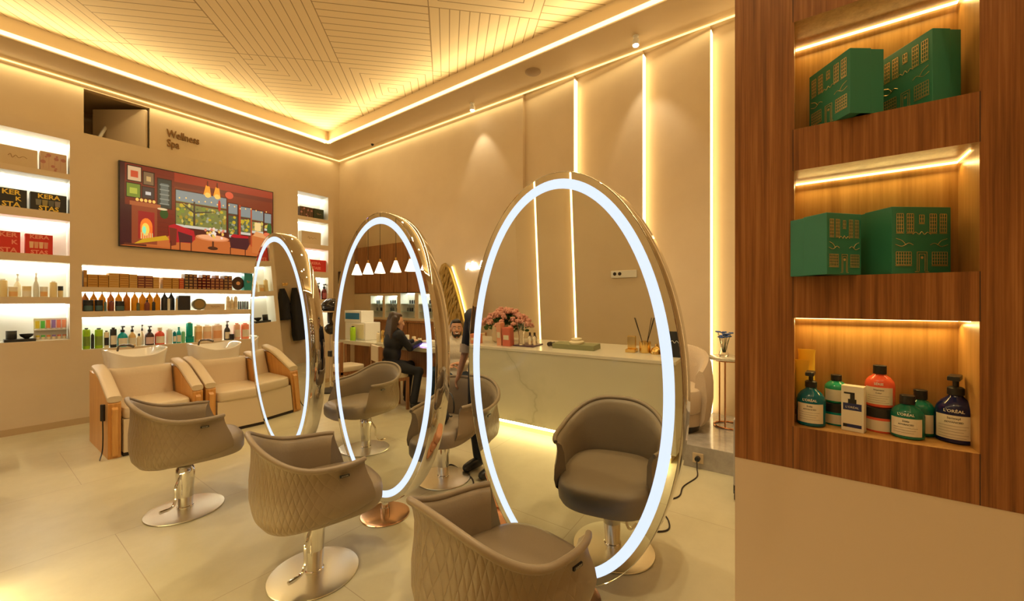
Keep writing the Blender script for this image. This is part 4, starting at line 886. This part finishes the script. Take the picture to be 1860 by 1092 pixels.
for i, (a, b) in enumerate(((7.52, 8.49), (6.62, 7.50), (5.76, 6.60), (4.92, 5.74))):
    t = thing('wall_cupboard', f'walnut wall cupboard above the lit niches, {ORD[i]} from the far corner', 'cupboard', (CF, 0, 0), 0, 'wall cupboards of the nail corner')
    obj('body', bx(-.3, -.02, a, b, 1.70, 2.76), Mcab, t)
    for k in (0, 1): m = (a+b)/2; obj('door', bx(-.019, 0, (a, m)[k]+.004, (m, b)[k]-.004, 1.705, 2.755, .002), Mcab, t)
    t = thing('base_cupboard', f'walnut base cupboard below the lit niches, {ORD[i]} from the far corner', 'cupboard', (CF, 0, 0), 0, 'base cupboards of the nail corner')
    obj('body', bx(-.3, -.02, a, b, .0, 1.08), Mcab, t); obj('worktop', bx(-.3, .02, a, b, 1.08, 1.115), Mcab, t)
    for k in (0, 1): m = (a+b)/2; obj('door', bx(-.019, 0, (a, m)[k]+.004, (m, b)[k]-.004, .08, 1.07, .002), Mcab, t)
Mshade = mat('lit_lamp_shade', (1, .95, .85), .5, emis=(1, .9, .72), es=3.2)
for i, v in enumerate((6.19, 5.87, 5.55, 5.15, 4.80, 4.45)):
    t = thing('pendant_lamp', f'glowing conical pendant lamp over the nail table, {ORD[i]} in the row', 'pendant lamp', (-.6, v, 2.0), 0, 'pendant lamps')
    obj('shade', lathe(bm_new(), [(.085, -.03), (.02, .15), (.015, .15), (.08, -.03)], 24, cap=False), Mshade, t, True); obj('cord', cyl(bm_new(), .004, .14, ZS+.2-2.0, seg=6), Mblack, t); obj('holder', cyl(bm_new(), .014, .14, .2, seg=12), Mgold, t)
    l = bpy.data.lights.new('pendant_lamp_light', 'POINT'); l.energy = 5; l.color = (1, .82, .55); l.shadow_soft_size = .015; o = bpy.data.objects.new('pendant_lamp_light', l); C.objects.link(o); o.location = (-.6, v, 2.03)
t = thing('nail_table', 'long white marble nail table on wooden legs', 'table', (0, 0, 0))
obj('table_top', bx(-1.0, -.45, 4.15, 6.5, .79, .85, .003), Mmarb, t)
for (u, v) in ((-.55, 4.25), (-.92, 4.25), (-.55, 5.3), (-.92, 5.3), (-.55, 6.4), (-.92, 6.4)): obj('leg', bx(u-.035, u+.035, v-.035, v+.035, 0, .79), Mcab, t)
obj('drawer_panel', bx(-.9, -.58, 4.3, 5.2, .45, .79), Mcab, t)
t = thing('uv_nail_lamp', 'small nail lamp glowing violet on the nail table', 'lamp', (-.62, 4.42, .85)); obj('housing', slab(bm_new(), -.1, .1, -.1, .1, 0, .09, 3, .02, 24), Mwhite, t, True); obj('glow', bx(.101, .106, -.07, .07, .01, .05), mat('violet_glow', (.3, .2, 1), .5, emis=(.35, .2, 1), es=14), t)
t = thing('steriliser_box', 'white towel steriliser on the nail table with a blue-fronted box on top', 'appliance', (-.62, 6.28, .85), pi/2); obj('cabinet', bx(-.3, .3, 0, .3, 0, .3, .01), Mwhite, t)
obj('door', bx(-.26, .08, -.012, 0, .03, .27, .004), Mcr2, t); obj('handle', bx(.1, .115, -.03, -.012, .08, .22), Mbrush, t)
t = thing('glove_box', 'white box with a blue front lying on the steriliser', 'box', (-.62, 6.35, 1.152), pi/2); obj('carton', bx(-.25, .25, 0, .25, 0, .2, .006), Mwhite, t); obj('blue_front', bx(-.2, .22, -.002, -.0005, .05, .16), col((.01, .15, .35), .4), t)
bottle('gel_bottle', 'lime green bottle in front of the steriliser', 'bottle', (-.53, 6.2, .851), pi/2, .045, .24, lime, 'tall', Mblack)
for i, (v, m, h) in enumerate(((5.62, Mcr2, .16), (5.5, Mgold, .2), (5.38, Mdark, .12), (4.75, Mcr2, .14), (4.62, Mcr2, .12), (4.9, Mwhite, .16))):
    bottle('table_bottle', f'{["cream", "gold", "black", "tall cream", "short cream", "white"][i]} bottle standing on the nail table', 'bottle', (-.62, v, .851), pi/2, .03, h, m, 'tall', Mgold if i % 2 else Mblack)
def chair_wood(label, x, y, rz):
    t = thing('padded_stool_chair', label, 'chair', (x, y, 0), rz, 'wooden nail corner chairs')
    obj('seat', slab(bm_new(), -.22, .22, -.22, .22, .45, .53, 5, .02, 32), Mcream, t, True); obj('seat_frame', bx(-.21, .21, -.21, .21, .41, .455), Mcab, t)
    for a in (-1, 1):
        for b in (-1, 1): obj('leg', bx(a*.19-.02, a*.19+.02, b*.19-.02, b*.19+.02, 0, .41 if a > 0 else .9), Mcab, t)
    obj('backrest', bx(-.215, -.175, -.17, .17, .68, .9, .008), Mcream, t); return t
chair_wood('wooden chair with a cream seat under the black-clad woman at the nail table', -.16, 4.72, R(200))
chair_wood('empty wooden chair with cream pads beside the left half of the nail table', -.12, 5.75, R(180)); chair_wood('wooden chair with cream seat at the end of the nail table', -.6, 3.70, R(90))
# coats on the far wall left of the product wall
t = thing('coat_hook', 'gold coat hook on the far wall above the black jackets', 'hook', (-.55, VF, 1.66)); obj('plate', bx(-.05, .05, -.012, -.001, -.03, .03, .003), Mgold, t)
for k in (-1, 1): obj('peg', tube(bm_new(), [(k*.03, -.01, 0), (k*.03, -.06, -.01), (k*.03, -.07, .03)], .006, 6), Mgold, t)
Mjack = mat('black_jacket_fabric', (.018, .018, .02), .7, bump=(30, .4))
def jacket(label, x, w_, top_, bot_):
    bm = bm_new(); rs = []; n = 28
    for k in range(9):
        q = k/8; z = top_-(top_-bot_)*q; ww = w_*(.35+.65*min(1, q*3))*(1+.06*sin(k*2.1)); dd = .05+.03*min(1, q*2)
        rs.append([(x+ww/2*cos(a)*(1+.08*sin(5*a+k)), VF-.075+dd*sin(a)*(1+.12*sin(4*a)), z) for a in [2*pi*i/n for i in range(n)]])
    rings(bm, rs); tag(obj('jacket', bm, Mjack, None, True), label, 'jacket', 'jackets on the far wall')
jacket('short black jacket hanging on the far wall hook', -.46, .22, 1.58, .95); jacket('long black coat hanging beside the short jacket', -.70, .24, 1.58, .50)

# ================================================================ WING, NEON, PICTURE, DRYER
def wing(s):
    t = thing('gold_wing', 'large gold feathered wing on the right wall, left one of the pair' if s > 0 else 'gold feathered wing hidden behind the big mirror, right one of the pair', 'wall sculpture', (UR-.05, 4.56 if s > 0 else 4.42, 1.0), 0, 'gold wall wings')
    # local: y sideways (out = +y*s), z up; root at the lower inner corner
    bm = bm_new(); lead = spline([(0, 0, 0), (0, .10, .28), (0, .24, .68), (0, .40, 1.05), (0, .52, 1.19)], 6)
    out = [(p.y, p.z) for p in lead]; trail = [(.60, 1.16), (.68, 1.02), (.66, .86), (.58, .66), (.48, .45), (.36, .22), (.24, .02), (.12, -.1)]
    pl = [(y*s, z) for y, z in out+trail]
    lo = [bm.verts.new((.02, y, z)) for y, z in pl]; hi = [bm.verts.new((-.02, y, z)) for y, z in pl]; n = len(pl)
    for i in range(n): bm.faces.new((lo[i], lo[(i+1) % n], hi[(i+1) % n], hi[i]))
    bm.faces.new(lo); bm.faces.new(hi); obj('backplate', bm, Mgold2, t)
    r_ = random.Random(4)
    def tz(y, z): return z  # feather roots march away from the leading edge, tips point out and down
    for j in range(6):
        for i in range(17):
            q = (i+.5*(j % 2))/16.5; k = min(len(lead)-1, int((.02+.95*q)*(len(lead)-1))); p = lead[k]
            off = .03+j*.055*(.5+.6*q); yb = p.y+off; zb = p.z-off*.55; L = .085+.018*j+.02*r_.random()
            if yb > .62 or zb < -.05 or (zb-1.02) > .25-(yb-.4)*.9: continue
            ang = R(-78+16*q+r_.uniform(-5, 5)); bmf = bm_new(); m_ = Matrix.Translation((-.040+.0022*j, yb*s, zb)) @ Matrix.Rotation(s*ang, 4, 'X')
            ball(bmf, 0, s*L*.5, 0, .007, L*.62, .021, 8, 5); tube(bmf, [(-.006, 0, 0), (-.008, s*L*.5, 0), (-.004, s*L, 0)], .0022, 4); shift(bmf, m_)
            if s > 0: obj('feather', bmf, Mgold2, t, True)
            else: bmf.free()
    return t
Mgold2 = mat('antique_gold_feather', (.42, .27, .07), .48, .45)
wing(1); wing(-1)
tg = tag(obj('wing_backlight', tube(bm_new(), [(UR-.02, 4.52, 1.05), (UR-.02, 4.64, 1.33), (UR-.02, 4.78, 1.73), (UR-.02, 4.95, 2.12)], .008, 6), mat('wing_led', (1, .8, .4), .5, emis=(1, .78, .25), es=9)), 'warm light strip glowing behind the edge of the gold wing', 'light strip')
t = thing('neon_sign', 'white neon handwriting beside the gold wing', 'neon sign', (UR-.02, 4.64, 2.10), -pi/2)
def neon(pts): return obj('neon_tube', tube(bm_new(), [(x, 0, z) for x, z in [(p.x, p.y) for p in spline([(a, b, 0) for a, b in pts], 5)]], .006, 6), Mneon, t)
neon([(.02, -.05), (.03, .04), (.06, .06), (.10, .055)]); neon([(.02, .0), (.05, .01), (.08, .005)]); neon([(.10, .02), (.10, -.04), (.12, -.045)]); neon([(.13, -.05), (.15, .07), (.17, .06), (.14, -.05), (.17, -.05)]); neon([(.19, .06), (.19, -.05), (.22, -.045)]); neon([(.17, .02), (.22, .02)]); neon([(.24, .06), (.24, -.05), (.26, .0), (.29, -.05)]); neon([(.32, -.05), (.37, .08), (.41, -.05)]); neon([(.34, -.01), (.40, -.01)]); neon([(.43, .02), (.45, -.05), (.48, .02)]); neon([(.49, -.02), (.53, .0), (.51, .02), (.49, -.03), (.54, -.05)])
t = thing('framed_picture', 'small dark framed picture on the right wall near the corner', 'picture', (UR-.03, 8.25, 1.95), -pi/2); obj('frame', bx(-.26, .26, -.0, .025, -.24, .24, .004), mat('picture_frame_dark', (.05, .025, .015), .4), t); obj('print', bx(-.21, .21, -.003, -.0005, -.19, .19), mat('print_brown', (.16, .09, .05), .5), t)
t = thing('hood_dryer', 'black hood hair dryer on a slim stand right of the product wall', 'hair dryer', (3.72, 6.45, 0))
bm = bm_new(); ball(bm, 0, 0, 1.40, .17, .2, .17, 24, 14); bmesh.ops.bisect_plane(bm, geom=bm.verts[:]+bm.edges[:]+bm.faces[:], plane_co=(0, 0, 1.34), plane_no=(.25, 0, 1), clear_inner=True)
obj('hood', bm, mat('smoked_black', (.02, .018, .015), .08), t, True); obj('hood_rim', lathe(bm_new(), [(.172, 1.33), (.182, 1.34), (.172, 1.352)], 28), Mcream, t, True)
obj('arm', tube(bm_new(), [(.03, .1, 1.36), (.03, .12, 1.2), (.02, .06, 1.08)], [.05, .04, .05], 12), mat('smoked_black', (.02, .018, .015), .08), t, True); ball_ = bm_new(); ball(ball_, 0, .03, 1.05, .10, .1, .10, 18, 12); obj('motor_housing', ball_, mat('smoked_black', (.02, .018, .015), .08), t, True)
obj('pole', cyl(bm_new(), .018, .05, 1.0, .0, .05, 14), Mchrome, t, True); obj('control_box', bx(-.05, .03, -.04, .05, .58, .68, .01), Mblack, t); obj('base', lathe(bm_new(), [(.24, .0), (.25, .02), (.05, .05)], 28), Mblack, t, True)
obj('cord', tube(bm_new(), spline([(.05, .0, 1.0), (.1, -.02, .8), (.02, -.05, .6), (.08, -.02, .4)], 6), .006, 6), Mdark, t)

# ================================================================ PLATFORM CORNER
t = thing('barrel_armchair', 'rounded cream armchair on the stone platform, half hidden by the big mirror', 'armchair', (4.42, 1.17, .2), R(200))
Mbou = mat('cream_boucle', (.58, .45, .31), .8, bump=(160, .5), sheen=.3)
bm = bm_new(); n = 40; Aa = R(130)
def pl2(a, k, zz): return (-.44*k*cos(a), .45*k*sin(a), zz)
rs = []
for k, z in ((.84, .07), (.94, .14), (1.0, .34), (1.0, .58), (.96, .76), (.90, .83), (.82, .84), (.74, .79), (.70, .6), (.70, .34)):
    rs.append([pl2(-Aa+2*Aa*i/n, k, z-(.22*(abs(i/n*2-1))**3 if z > .5 else 0)) for i in range(n+1)])
rings(bm, rs, False, False); 
for i in (0, n): bm.faces.new([bm.verts.new(r[i]) for r in rs])
obj('barrel_back', bm, Mbou, t, True); obj('seat', slab(bm_new(), -.33, .38, -.33, .33, .2, .44, 3, .05, 40), Mbou, t, True); obj('underframe', slab(bm_new(), -.36, .34, -.36, .36, .07, .22, 2.4, .02, 40), Mbou, t, True); obj('plinth', lathe(bm_new(), [(.32, 0), (.32, .07)], 32), Mblack, t, True)
t = thing('side_table', 'round marble side table with copper legs on the platform', 'side table', (4.74, .62, .2))
obj('table_top', lathe(bm_new(), [(.19, .70), (.2, .705), (.2, .725), (.19, .73)], 40), Mmarb, t, True); 
for k in range(3): a = 2*pi*k/3+.9; obj('leg', cyl(bm_new(), .008, .012, .70, .13*cos(a), .13*sin(a), 8), mat('rose_copper', (.75, .38, .2), .2, 1), t, True)
def torus(bm, R0, r, z, seg=40, s2=8): return rings(bm, [[((R0+r*cos(b))*cos(a), (R0+r*cos(b))*sin(a), z+r*sin(b)) for a in [2*pi*i/seg for i in range(seg)]] for b in [2*pi*j/s2 for j in range(s2+1)]], False)
obj('foot_ring', torus(bm_new(), .14, .009, .009), mat('rose_copper', (.75, .38, .2), .2, 1), t, True); obj('top_ring', torus(bm_new(), .14, .007, .69), mat('rose_copper', (.75, .38, .2), .2, 1), t, True)
t = thing('flower_vase', 'small glass vase of blue flowers on the round side table', 'vase', (4.72, .665, .931))
obj('vase', lathe(bm_new(), [(.04, 0), (.05, .02), (.035, .07), (.03, .15), (.04, .17), (.036, .17), (.026, .15), (.03, .07), (.043, .02), (.001, .01)], 24), Mglass, t, True)
bm = bm_new(); bl = bm_new()
for i in range(14): a = i*2.4; q = .02+.045*((i*37 % 10)/10); x, y, z = q*cos(a)*1.3, q*sin(a)*1.3, .23+.03*sin(i*1.9); [ball(bm, x+.012*cos(b), y+.012*sin(b), z, .013, .013, .008, 6, 4) for b in (0, 1.26, 2.5, 3.8, 5)]; tube(bl, [(x*.2, y*.2, .04), (x, y, z)], .002, 4)
obj('blossoms', bm, mat('blue_petals', (.05, .12, .38), .6), t, True); obj('stems', bl, mat('leaf_green', (.05, .12, .03), .6), t, True)
t = thing('floor_socket', 'beige socket with a black plug in the platform riser', 'socket', (3.915, .76, .095), -pi/2); obj('plate', bx(-.045, .045, -.008, -.001, -.045, .045, .003), Mbeige, t); obj('plug', cyl(bm_new(), .022, 0, .035, seg=16), Mblack, t, True, loc=(0, -.009, 0), rot=(pi/2, 0, 0))
tag(obj('power_cable', tube(bm_new(), spline([(3.86, .76, .09), (3.82, .75, .03), (3.7, .73, .006), (3.45, .78, .006), (3.25, .77, .006), (3.05, .86, .006), (2.85, .74, .006), (2.72, .72, .006), (2.62, .84, .006)], 8), .005, 6), Mdark), 'dark power cable running from the riser socket across the floor', 'cable')
tag(obj('floor_cable', tube(bm_new(), spline([(2.50, 2.60, .006), (2.66, 2.62, .006), (2.62, 2.45, .006), (2.56, 2.27, .006), (2.44, 2.14, .006)], 8), .006, 6), Mdark), 'black cable on the floor under the chair behind the middle mirror', 'cable')
t = thing('grey_trolley', 'grey trolley corner with a black caster beside the walnut wall', 'trolley', (3.62, .16, 0)); obj('body', bx(-.2, .2, -.26, .26, .12, .62, .01), col((.42, .4, .38), .4), t)
for a in (-1, 1):
    for b in (-1, 1): w_ = obj('caster', cyl(bm_new(), .04, -.015, .015, seg=18), Mblack, t, True, loc=(a*.16, b*.24, .04), rot=(pi/2, 0, 0)); obj('fork', bx(a*.16-.012, a*.16+.012, b*.24-.022, b*.24+.022, .05, .125), Mblack, t)
# bag and cord on the chair behind the middle mirror
t = thing('black_bag', 'black bag with a loop handle on the chair behind the middle mirror', 'bag', (2.42, 2.42, .497), R(60)); bm = bm_new(); ball(bm, 0, .08, .05, .12, .09, .06, 20, 12); obj('pouch', bm, Mjack, t, True)
obj('loop_handle', tube(bm_new(), [(.03+.09*cos(a), -.03+.01*cos(a), .13+.10*sin(a)) for a in [R(-120)+R(330)*i/28 for i in range(29)]], .006, 8), Mblack, t, True)
# peach seat of soft folded pieces between the mirrors
for i, (z0, z1, dx) in enumerate(((0, .13, 0), (.136, .25, .03), (.256, .36, .05))):
    tag(obj('folded_cushion', slab(bm_new(), -.15, .15, -.13, .13, z0, z1, 3, .045, 32), mat('peach_leather', (.72, .33, .16), .5, bump=(20, .2)), None, True, loc=(2.2+dx, 1.66+dx*.6, 0), rot=(0, 0, R(25*i))), ['lowest', 'middle', 'topmost'][i]+' peach cushion stacked on the floor left of the big mirror', 'cushion', 'peach cushions')
t = thing('ottoman', 'low round cream ottoman on metal feet in front of the sitting man', 'ottoman', (3.36, 3.12, 0)); obj('pad', slab(bm_new(), -.27, .27, -.27, .27, .40, .52, 2, .04, 40), Mcream, t, True)
obj('stem', cyl(bm_new(), .03, .02, .41), Mchrome, t, True); obj('foot_disc', lathe(bm_new(), [(.2, 0), (.2, .015), (.04, .025)], 32), Mchrome, t, True)
t = thing('sofa', 'cream sofa by the right wall under the gold wings', 'sofa', (4.38, 4.1, 0)); obj('seat', slab(bm_new(), -.38, .3, -.75, .75, .08, .44, 8, .03, 48), Mcream, t, True); obj('backrest', bx(.3, .48, -.75, .75, .08, .8, .05), Mcream, t)
for k in (-1, 1): obj('armrest', bx(-.38, .48, k*.82-.07, k*.82+.07, .08, .6, .04), Mcream, t)
for a in (-1, 1):
    for b in (-1, 1): obj('leg', cyl(bm_new(), .02, 0, .082, .05+a*.35, b*.78, 10), Mdark, t)

# ================================================================ PEOPLE
def remeshed(name, bm, vox, m, parent, smooth=4):
    me = bpy.data.meshes.new(name); bm.to_mesh(me); bm.free(); o = bpy.data.objects.new(name, me); C.objects.link(o)
    md = o.modifiers.new('r', 'REMESH'); md.mode = 'VOXEL'; md.voxel_size = vox
    sm = o.modifiers.new('s', 'SMOOTH'); sm.iterations = smooth; sm.factor = .5
    bpy.context.view_layer.update(); dg = bpy.context.evaluated_depsgraph_get()
    me2 = bpy.data.meshes.new_from_object(o.evaluated_get(dg)); o.modifiers.clear(); o.data = me2; me2.name = name
    me2.materials.clear()
    for x in (m if isinstance(m, list) else [m]): me2.materials.append(x)
    me2.shade_smooth(); o.parent = parent; return o
def limb(bm, pts, rad):
    P = [Vector(p) for p in pts]
    tube(bm, P, rad, 14)
    for p, r in zip(P, rad): ball(bm, p.x, p.y, p.z, r, r, r, 12, 8)
def hand(bm, wr, d, up):   # relaxed hand: palm, four bent fingers, a thumb on the side
    wr = Vector(wr); d = Vector(d).normalized(); up = Vector(up).normalized(); sd = d.cross(up).normalized(); up = sd.cross(d)
    limb(bm, [wr, wr+d*.05], [.022, .026]); 
    for k in range(4):
        b = wr+d*.075+sd*(.027-.018*k); limb(bm, [wr+d*.03+sd*(.018-.012*k), b], [.014, .0115]); L = (.036, .042, .039, .03)[k]
        limb(bm, [b, b+d*L-up*.008, b+d*L*1.65-up*.026], [.0105, .0095, .008])
    limb(bm, [wr+d*.02+sd*.02, wr+d*.05+sd*.045-up*.008, wr+d*.08+sd*.052-up*.016], [.014, .0115, .009])
def person(label, J, shirt, trouser, shoe, skin, hair, hairlen=0, sleeve=1.0, hood=False, beard=None, smile=False, look=(0, -1, 0), sc=1.0, loc=(0, 0, 0), rz=0, cap=False):
    """J: joints in the person's own frame (faces -y)"""
    t = thing('person', label, 'person', loc, rz)
    V = {k: Vector(v) for k, v in J.items()}
    body = bm_new(); top = bm_new(); tr = bm_new()
    pel, ch_, nk, hd = V['pelvis'], V['chest'], V['neck'], V['head']
    def torso(bm, g):
        mid = (pel+ch_)/2
        for p, rx, ry, rz_ in ((pel, .165, .115, .12), (mid, .15, .105, .14), (ch_, .17, .115, .15), ((ch_+nk)/2, .15, .10, .08)): ball(bm, p.x, p.y, p.z, rx+g, ry+g, rz_+g*.5, 20, 12)
        for s in ('L', 'R'): limb(bm, [(ch_+nk)/2, V['sh'+s]], [.085+g, .062+g])
    torso(body, 0); limb(body, [nk-Vector((0, 0, .06)), hd-Vector((0, 0, .07))], [.06, .052])
    for s in ('L', 'R'):
        limb(body, [V['sh'+s], V['el'+s], V['wr'+s]], [.052, .04, .026]); d = (V['wr'+s]-V['el'+s]).normalized()
        hand(body, V['wr'+s], J.get('hd'+s, d), J.get('hu'+s, (0, 0, 1) if abs(d.z) < .8 else (0, -1, 0)))
        limb(body, [V['hip'+s], V['kn'+s], V['an'+s]], [.085, .056, .038])
        limb(body, [V['an'+s]-Vector((0, 0, .03)), V['an'+s]+Vector(J.get('toe'+s, (0, -.15, -.05)))], [.036, .03])
    # head: skull, jaw, nose, ears
    L = Vector(look).normalized(); rx = L.cross(Vector((0, 0, 1))).normalized(); M = Matrix((( -rx.x, -L.x, 0, 0), (-rx.y, -L.y, 0, 0), (-rx.z, -L.z, 1, 0), (0, 0, 0, 1)))
    def hp(x, y, z): return hd+(M @ Vector((x, y, z)))   # x to its left, -y to the front
    hb = body
    p = hp(0, .012, .025); ball(hb, p.x, p.y, p.z, .076, .095, .095, 20, 14, M); p = hp(0, -.022, -.045); ball(hb, p.x, p.y, p.z, .056, .062, .072, 18, 12, M)
    p = hp(0, -.094, -.012); ball(hb, p.x, p.y, p.z, .013, .02, .024, 10, 8, M); p = hp(0, -.055, -.095); ball(hb, p.x, p.y, p.z, .03, .026, .022, 12, 8, M)
    for s in (-1, 1): p = hp(s*.078, .012, -.01); ball(hb, p.x, p.y, p.z, .012, .022, .032, 10, 8, M); p = hp(s*.036, -.066, -.022); ball(hb, p.x, p.y, p.z, .026, .02, .022, 10, 8, M)
    b = remeshed('body', body, .0085, skin, t, 3)
    for s in (-1, 1):
        bm = bm_new(); p = hp(s*.031, -.082, .016); ball(bm, p.x, p.y, p.z, .013, .007, .0065, 12, 8, M); e = obj('eye', bm, Mwhite, t, True)
        bm = bm_new(); p = hp(s*.031, -.0885, .016); ball(bm, p.x, p.y, p.z, .0055, .002, .0055, 10, 6, M); obj('iris', bm, Mdark, e, True)
        bm = tube(bm_new(), [hp(s*.014, -.093, .034), hp(s*.032, -.093, .040), hp(s*.05, -.080, .034)], .004, 6); obj('eyebrow', bm, hair, t, True)
    bm = tube(bm_new(), spline([hp(-.03, -.079, -.046), hp(-.015, -.087, -.058), hp(0, -.09, -.061), hp(.015, -.087, -.058), hp(.03, -.079, -.046)], 4), .006, 6); mo = obj('mouth', bm, mat('lips', (.35, .09, .07), .5), t, True)
    if smile: obj('teeth', tube(bm_new(), spline([hp(-.022, -.085, -.047), hp(0, -.095, -.055), hp(.022, -.085, -.047)], 4), .0055, 6), mat('teeth_white', (.85, .82, .75), .3), mo, True)
    # hair: cap over the skull, open at the face
    hb = bm_new(); p = hp(0, .040, .045); ball(hb, p.x, p.y, p.z, .084, .09, .094, 20, 14, M); p = hp(0, -.015, .100); ball(hb, p.x, p.y, p.z, .064, .055, .032, 16, 10, M)
    for s in (-1, 1): p = hp(s*.074, .035, .01); ball(hb, p.x, p.y, p.z, .014, .035, .045, 12, 8, M)
    if hairlen:
        for k in range(-2, 3): limb(hb, [hp(k*.035, .075, .03), hp(k*.045, .10, -.12), hp(k*.045, .12, -.12-hairlen*.5), hp(k*.03, .12, -.12-hairlen)], [.045, .045, .04, .018])
    remeshed('hair', hb, .009, hair, t, 2)
    if beard:
        bb = bm_new(); p = hp(0, -.034, -.082); ball(bb, p.x, p.y, p.z, .05, .05, .04, 16, 10, M)
        for s in (-1, 1): p = hp(s*.05, -.02, -.05); ball(bb, p.x, p.y, p.z, .014, .035, .045, 12, 8, M)
        p = hp(0, -.083, -.036); ball(bb, p.x, p.y, p.z, .026, .010, .008, 12, 8, M); remeshed('beard', bb, .0075, beard, t, 1)
    torso(top, .014)
    for s in ('L', 'R'):
        e = V['el'+s]; w_ = e.lerp(V['wr'+s], .93)
        limb(top, [V['sh'+s], e.lerp(V['sh'+s], .06)] + ([w_] if sleeve > .9 else []), [.066, .056] + ([.04] if sleeve > .9 else []))
    limb(top, [nk-Vector((0, 0, .05)), nk-Vector((0, 0, .01))], [.085, .075])
    if hood: p = nk+Vector((0, .06, -.01)); ball(top, p.x, p.y, p.z, .12, .07, .07, 16, 10)
    remeshed('top', top, .012, shirt, t, 4)
    p = pel; ball(tr, p.x, p.y, p.z-.02, .185, .135, .12, 20, 12)
    for s in ('L', 'R'): limb(tr, [V['hip'+s], V['kn'+s], V['an'+s].lerp(V['kn'+s], .06)], [.102, .074, .056])
    remeshed('trousers', tr, .012, trouser, t, 4)
    for s in ('L', 'R'):
        sh = bm_new(); a = V['an'+s]; q = Vector(J.get('toe'+s, (0, -.15, -.05))); limb(sh, [a-Vector((0, 0, .03)), a+q*.6-Vector((0, 0, .012)), a+q], [.048, .045, .036]); remeshed('shoe', sh, .01, shoe, t, 3)
    return t
skin1 = mat('skin_light', (.58, .33, .2), .5); skin2 = mat('skin_tan', (.5, .26, .15), .5)
hblack = mat('hair_black', (.02, .014, .01), .5); hbrown = mat('hair_brown', (.05, .025, .012), .5)
cblack = mat('black_cloth', (.012, .013, .02), .75); cdenim = mat('dark_blue_cloth', (.012, .03, .06), .75); cgrey = mat('pale_grey_knit', (.58, .52, .42), .8, bump=(90, .4)); cbeige = mat('beige_cloth', (.5, .4, .3), .8)
SIT = dict(pelvis=(0, 0, .53), chest=(0, .03, .86), neck=(0, .04, 1.04), head=(0, .02, 1.18), shL=(-.19, .03, .98), shR=(.19, .03, .98), elL=(-.25, -.06, .72), elR=(.25, -.06, .72), wrL=(-.10, -.26, .72), wrR=(.08, -.27, .75),
           hipL=(-.10, -.02, .52), hipR=(.10, -.02, .52), knL=(-.14, -.42, .50), knR=(.14, -.42, .50), anL=(-.13, -.44, .10), anR=(.15, -.40, .10), hdL=(1, -.2, 0), hdR=(-1, -.1, .1))
man = person('laughing man with a short beard in a pale grey hoodie sitting under the gold wing', SIT, cgrey, cdenim, Mblack, skin2, hblack, beard=hblack, smile=True, hood=True, loc=(3.97, 3.80, -.045), rz=R(-50), look=(.12, -1, 0))
nail = dict(SIT); nail.update(pelvis=(0, 0, .62), chest=(0, -.04, .93), neck=(0, -.07, 1.10), head=(0, -.10, 1.22), shL=(-.18, -.05, 1.04), shR=(.18, -.05, 1.04), elL=(-.22, -.2, .85), elR=(.22, -.2, .85), wrL=(-.12, -.40, .92), wrR=(.12, -.40, .92), hdL=(.2, -1, 0), hdR=(-.2, -1, 0), hipL=(-.1, -.03, .6), hipR=(.1, -.03, .6), knL=(-.14, -.36, .56), knR=(.26, -.30, .52), anL=(-.14, -.30, .10), anR=(.30, -.20, .10))
person('woman in black with long brown hair working at the nail table', nail, cblack, cblack, Mblack, skin1, hbrown, hairlen=.32, loc=(-.16, 4.70, 0), rz=R(-75), look=(0, -1, -.25))
person('client in a pale top and dark jeans at the end of the nail table', SIT, cbeige, cdenim, Mwhite, skin1, hbrown, hairlen=.2, loc=(-.60, 3.72, .035), rz=R(180), look=(0, -1, 0))
ST = dict(pelvis=(0, 0, .95), chest=(0, .0, 1.26), neck=(.03, -.01, 1.44), head=(.09, -.04, 1.56), shL=(-.19, 0, 1.37), shR=(.19, 0, 1.37), elL=(-.27, .0, 1.08), elR=(.27, .0, 1.08), wrL=(-.29, -.07, .84), wrR=(.30, -.07, .84), hipL=(-.09, 0, .92), hipR=(.09, 0, .92), knL=(-.11, -.02, .50), knR=(.11, -.02, .50), anL=(-.11, .02, .09), anR=(.11, .02, .09), hdL=(0, -.2, -1), hdR=(0, -.2, -1), huL=(-1, 0, 0), huR=(1, 0, 0))
sty = person('stylist in black with bare forearm standing behind the big oval mirror', ST, cblack, cblack, Mblack, skin2, hblack, sleeve=.5, loc=(2.74, 2.27, 0), rz=R(-100), look=(0, -1, -.2))
for s in (-1, 1):
    e = Vector(ST['elL' if s < 0 else 'elR']); obj('rolled_cuff', tube(bm_new(), [e+Vector((0, 0, .03)), e+Vector((0, -.01, -.05))], [.062, .06], 14), cbeige, sty, True)
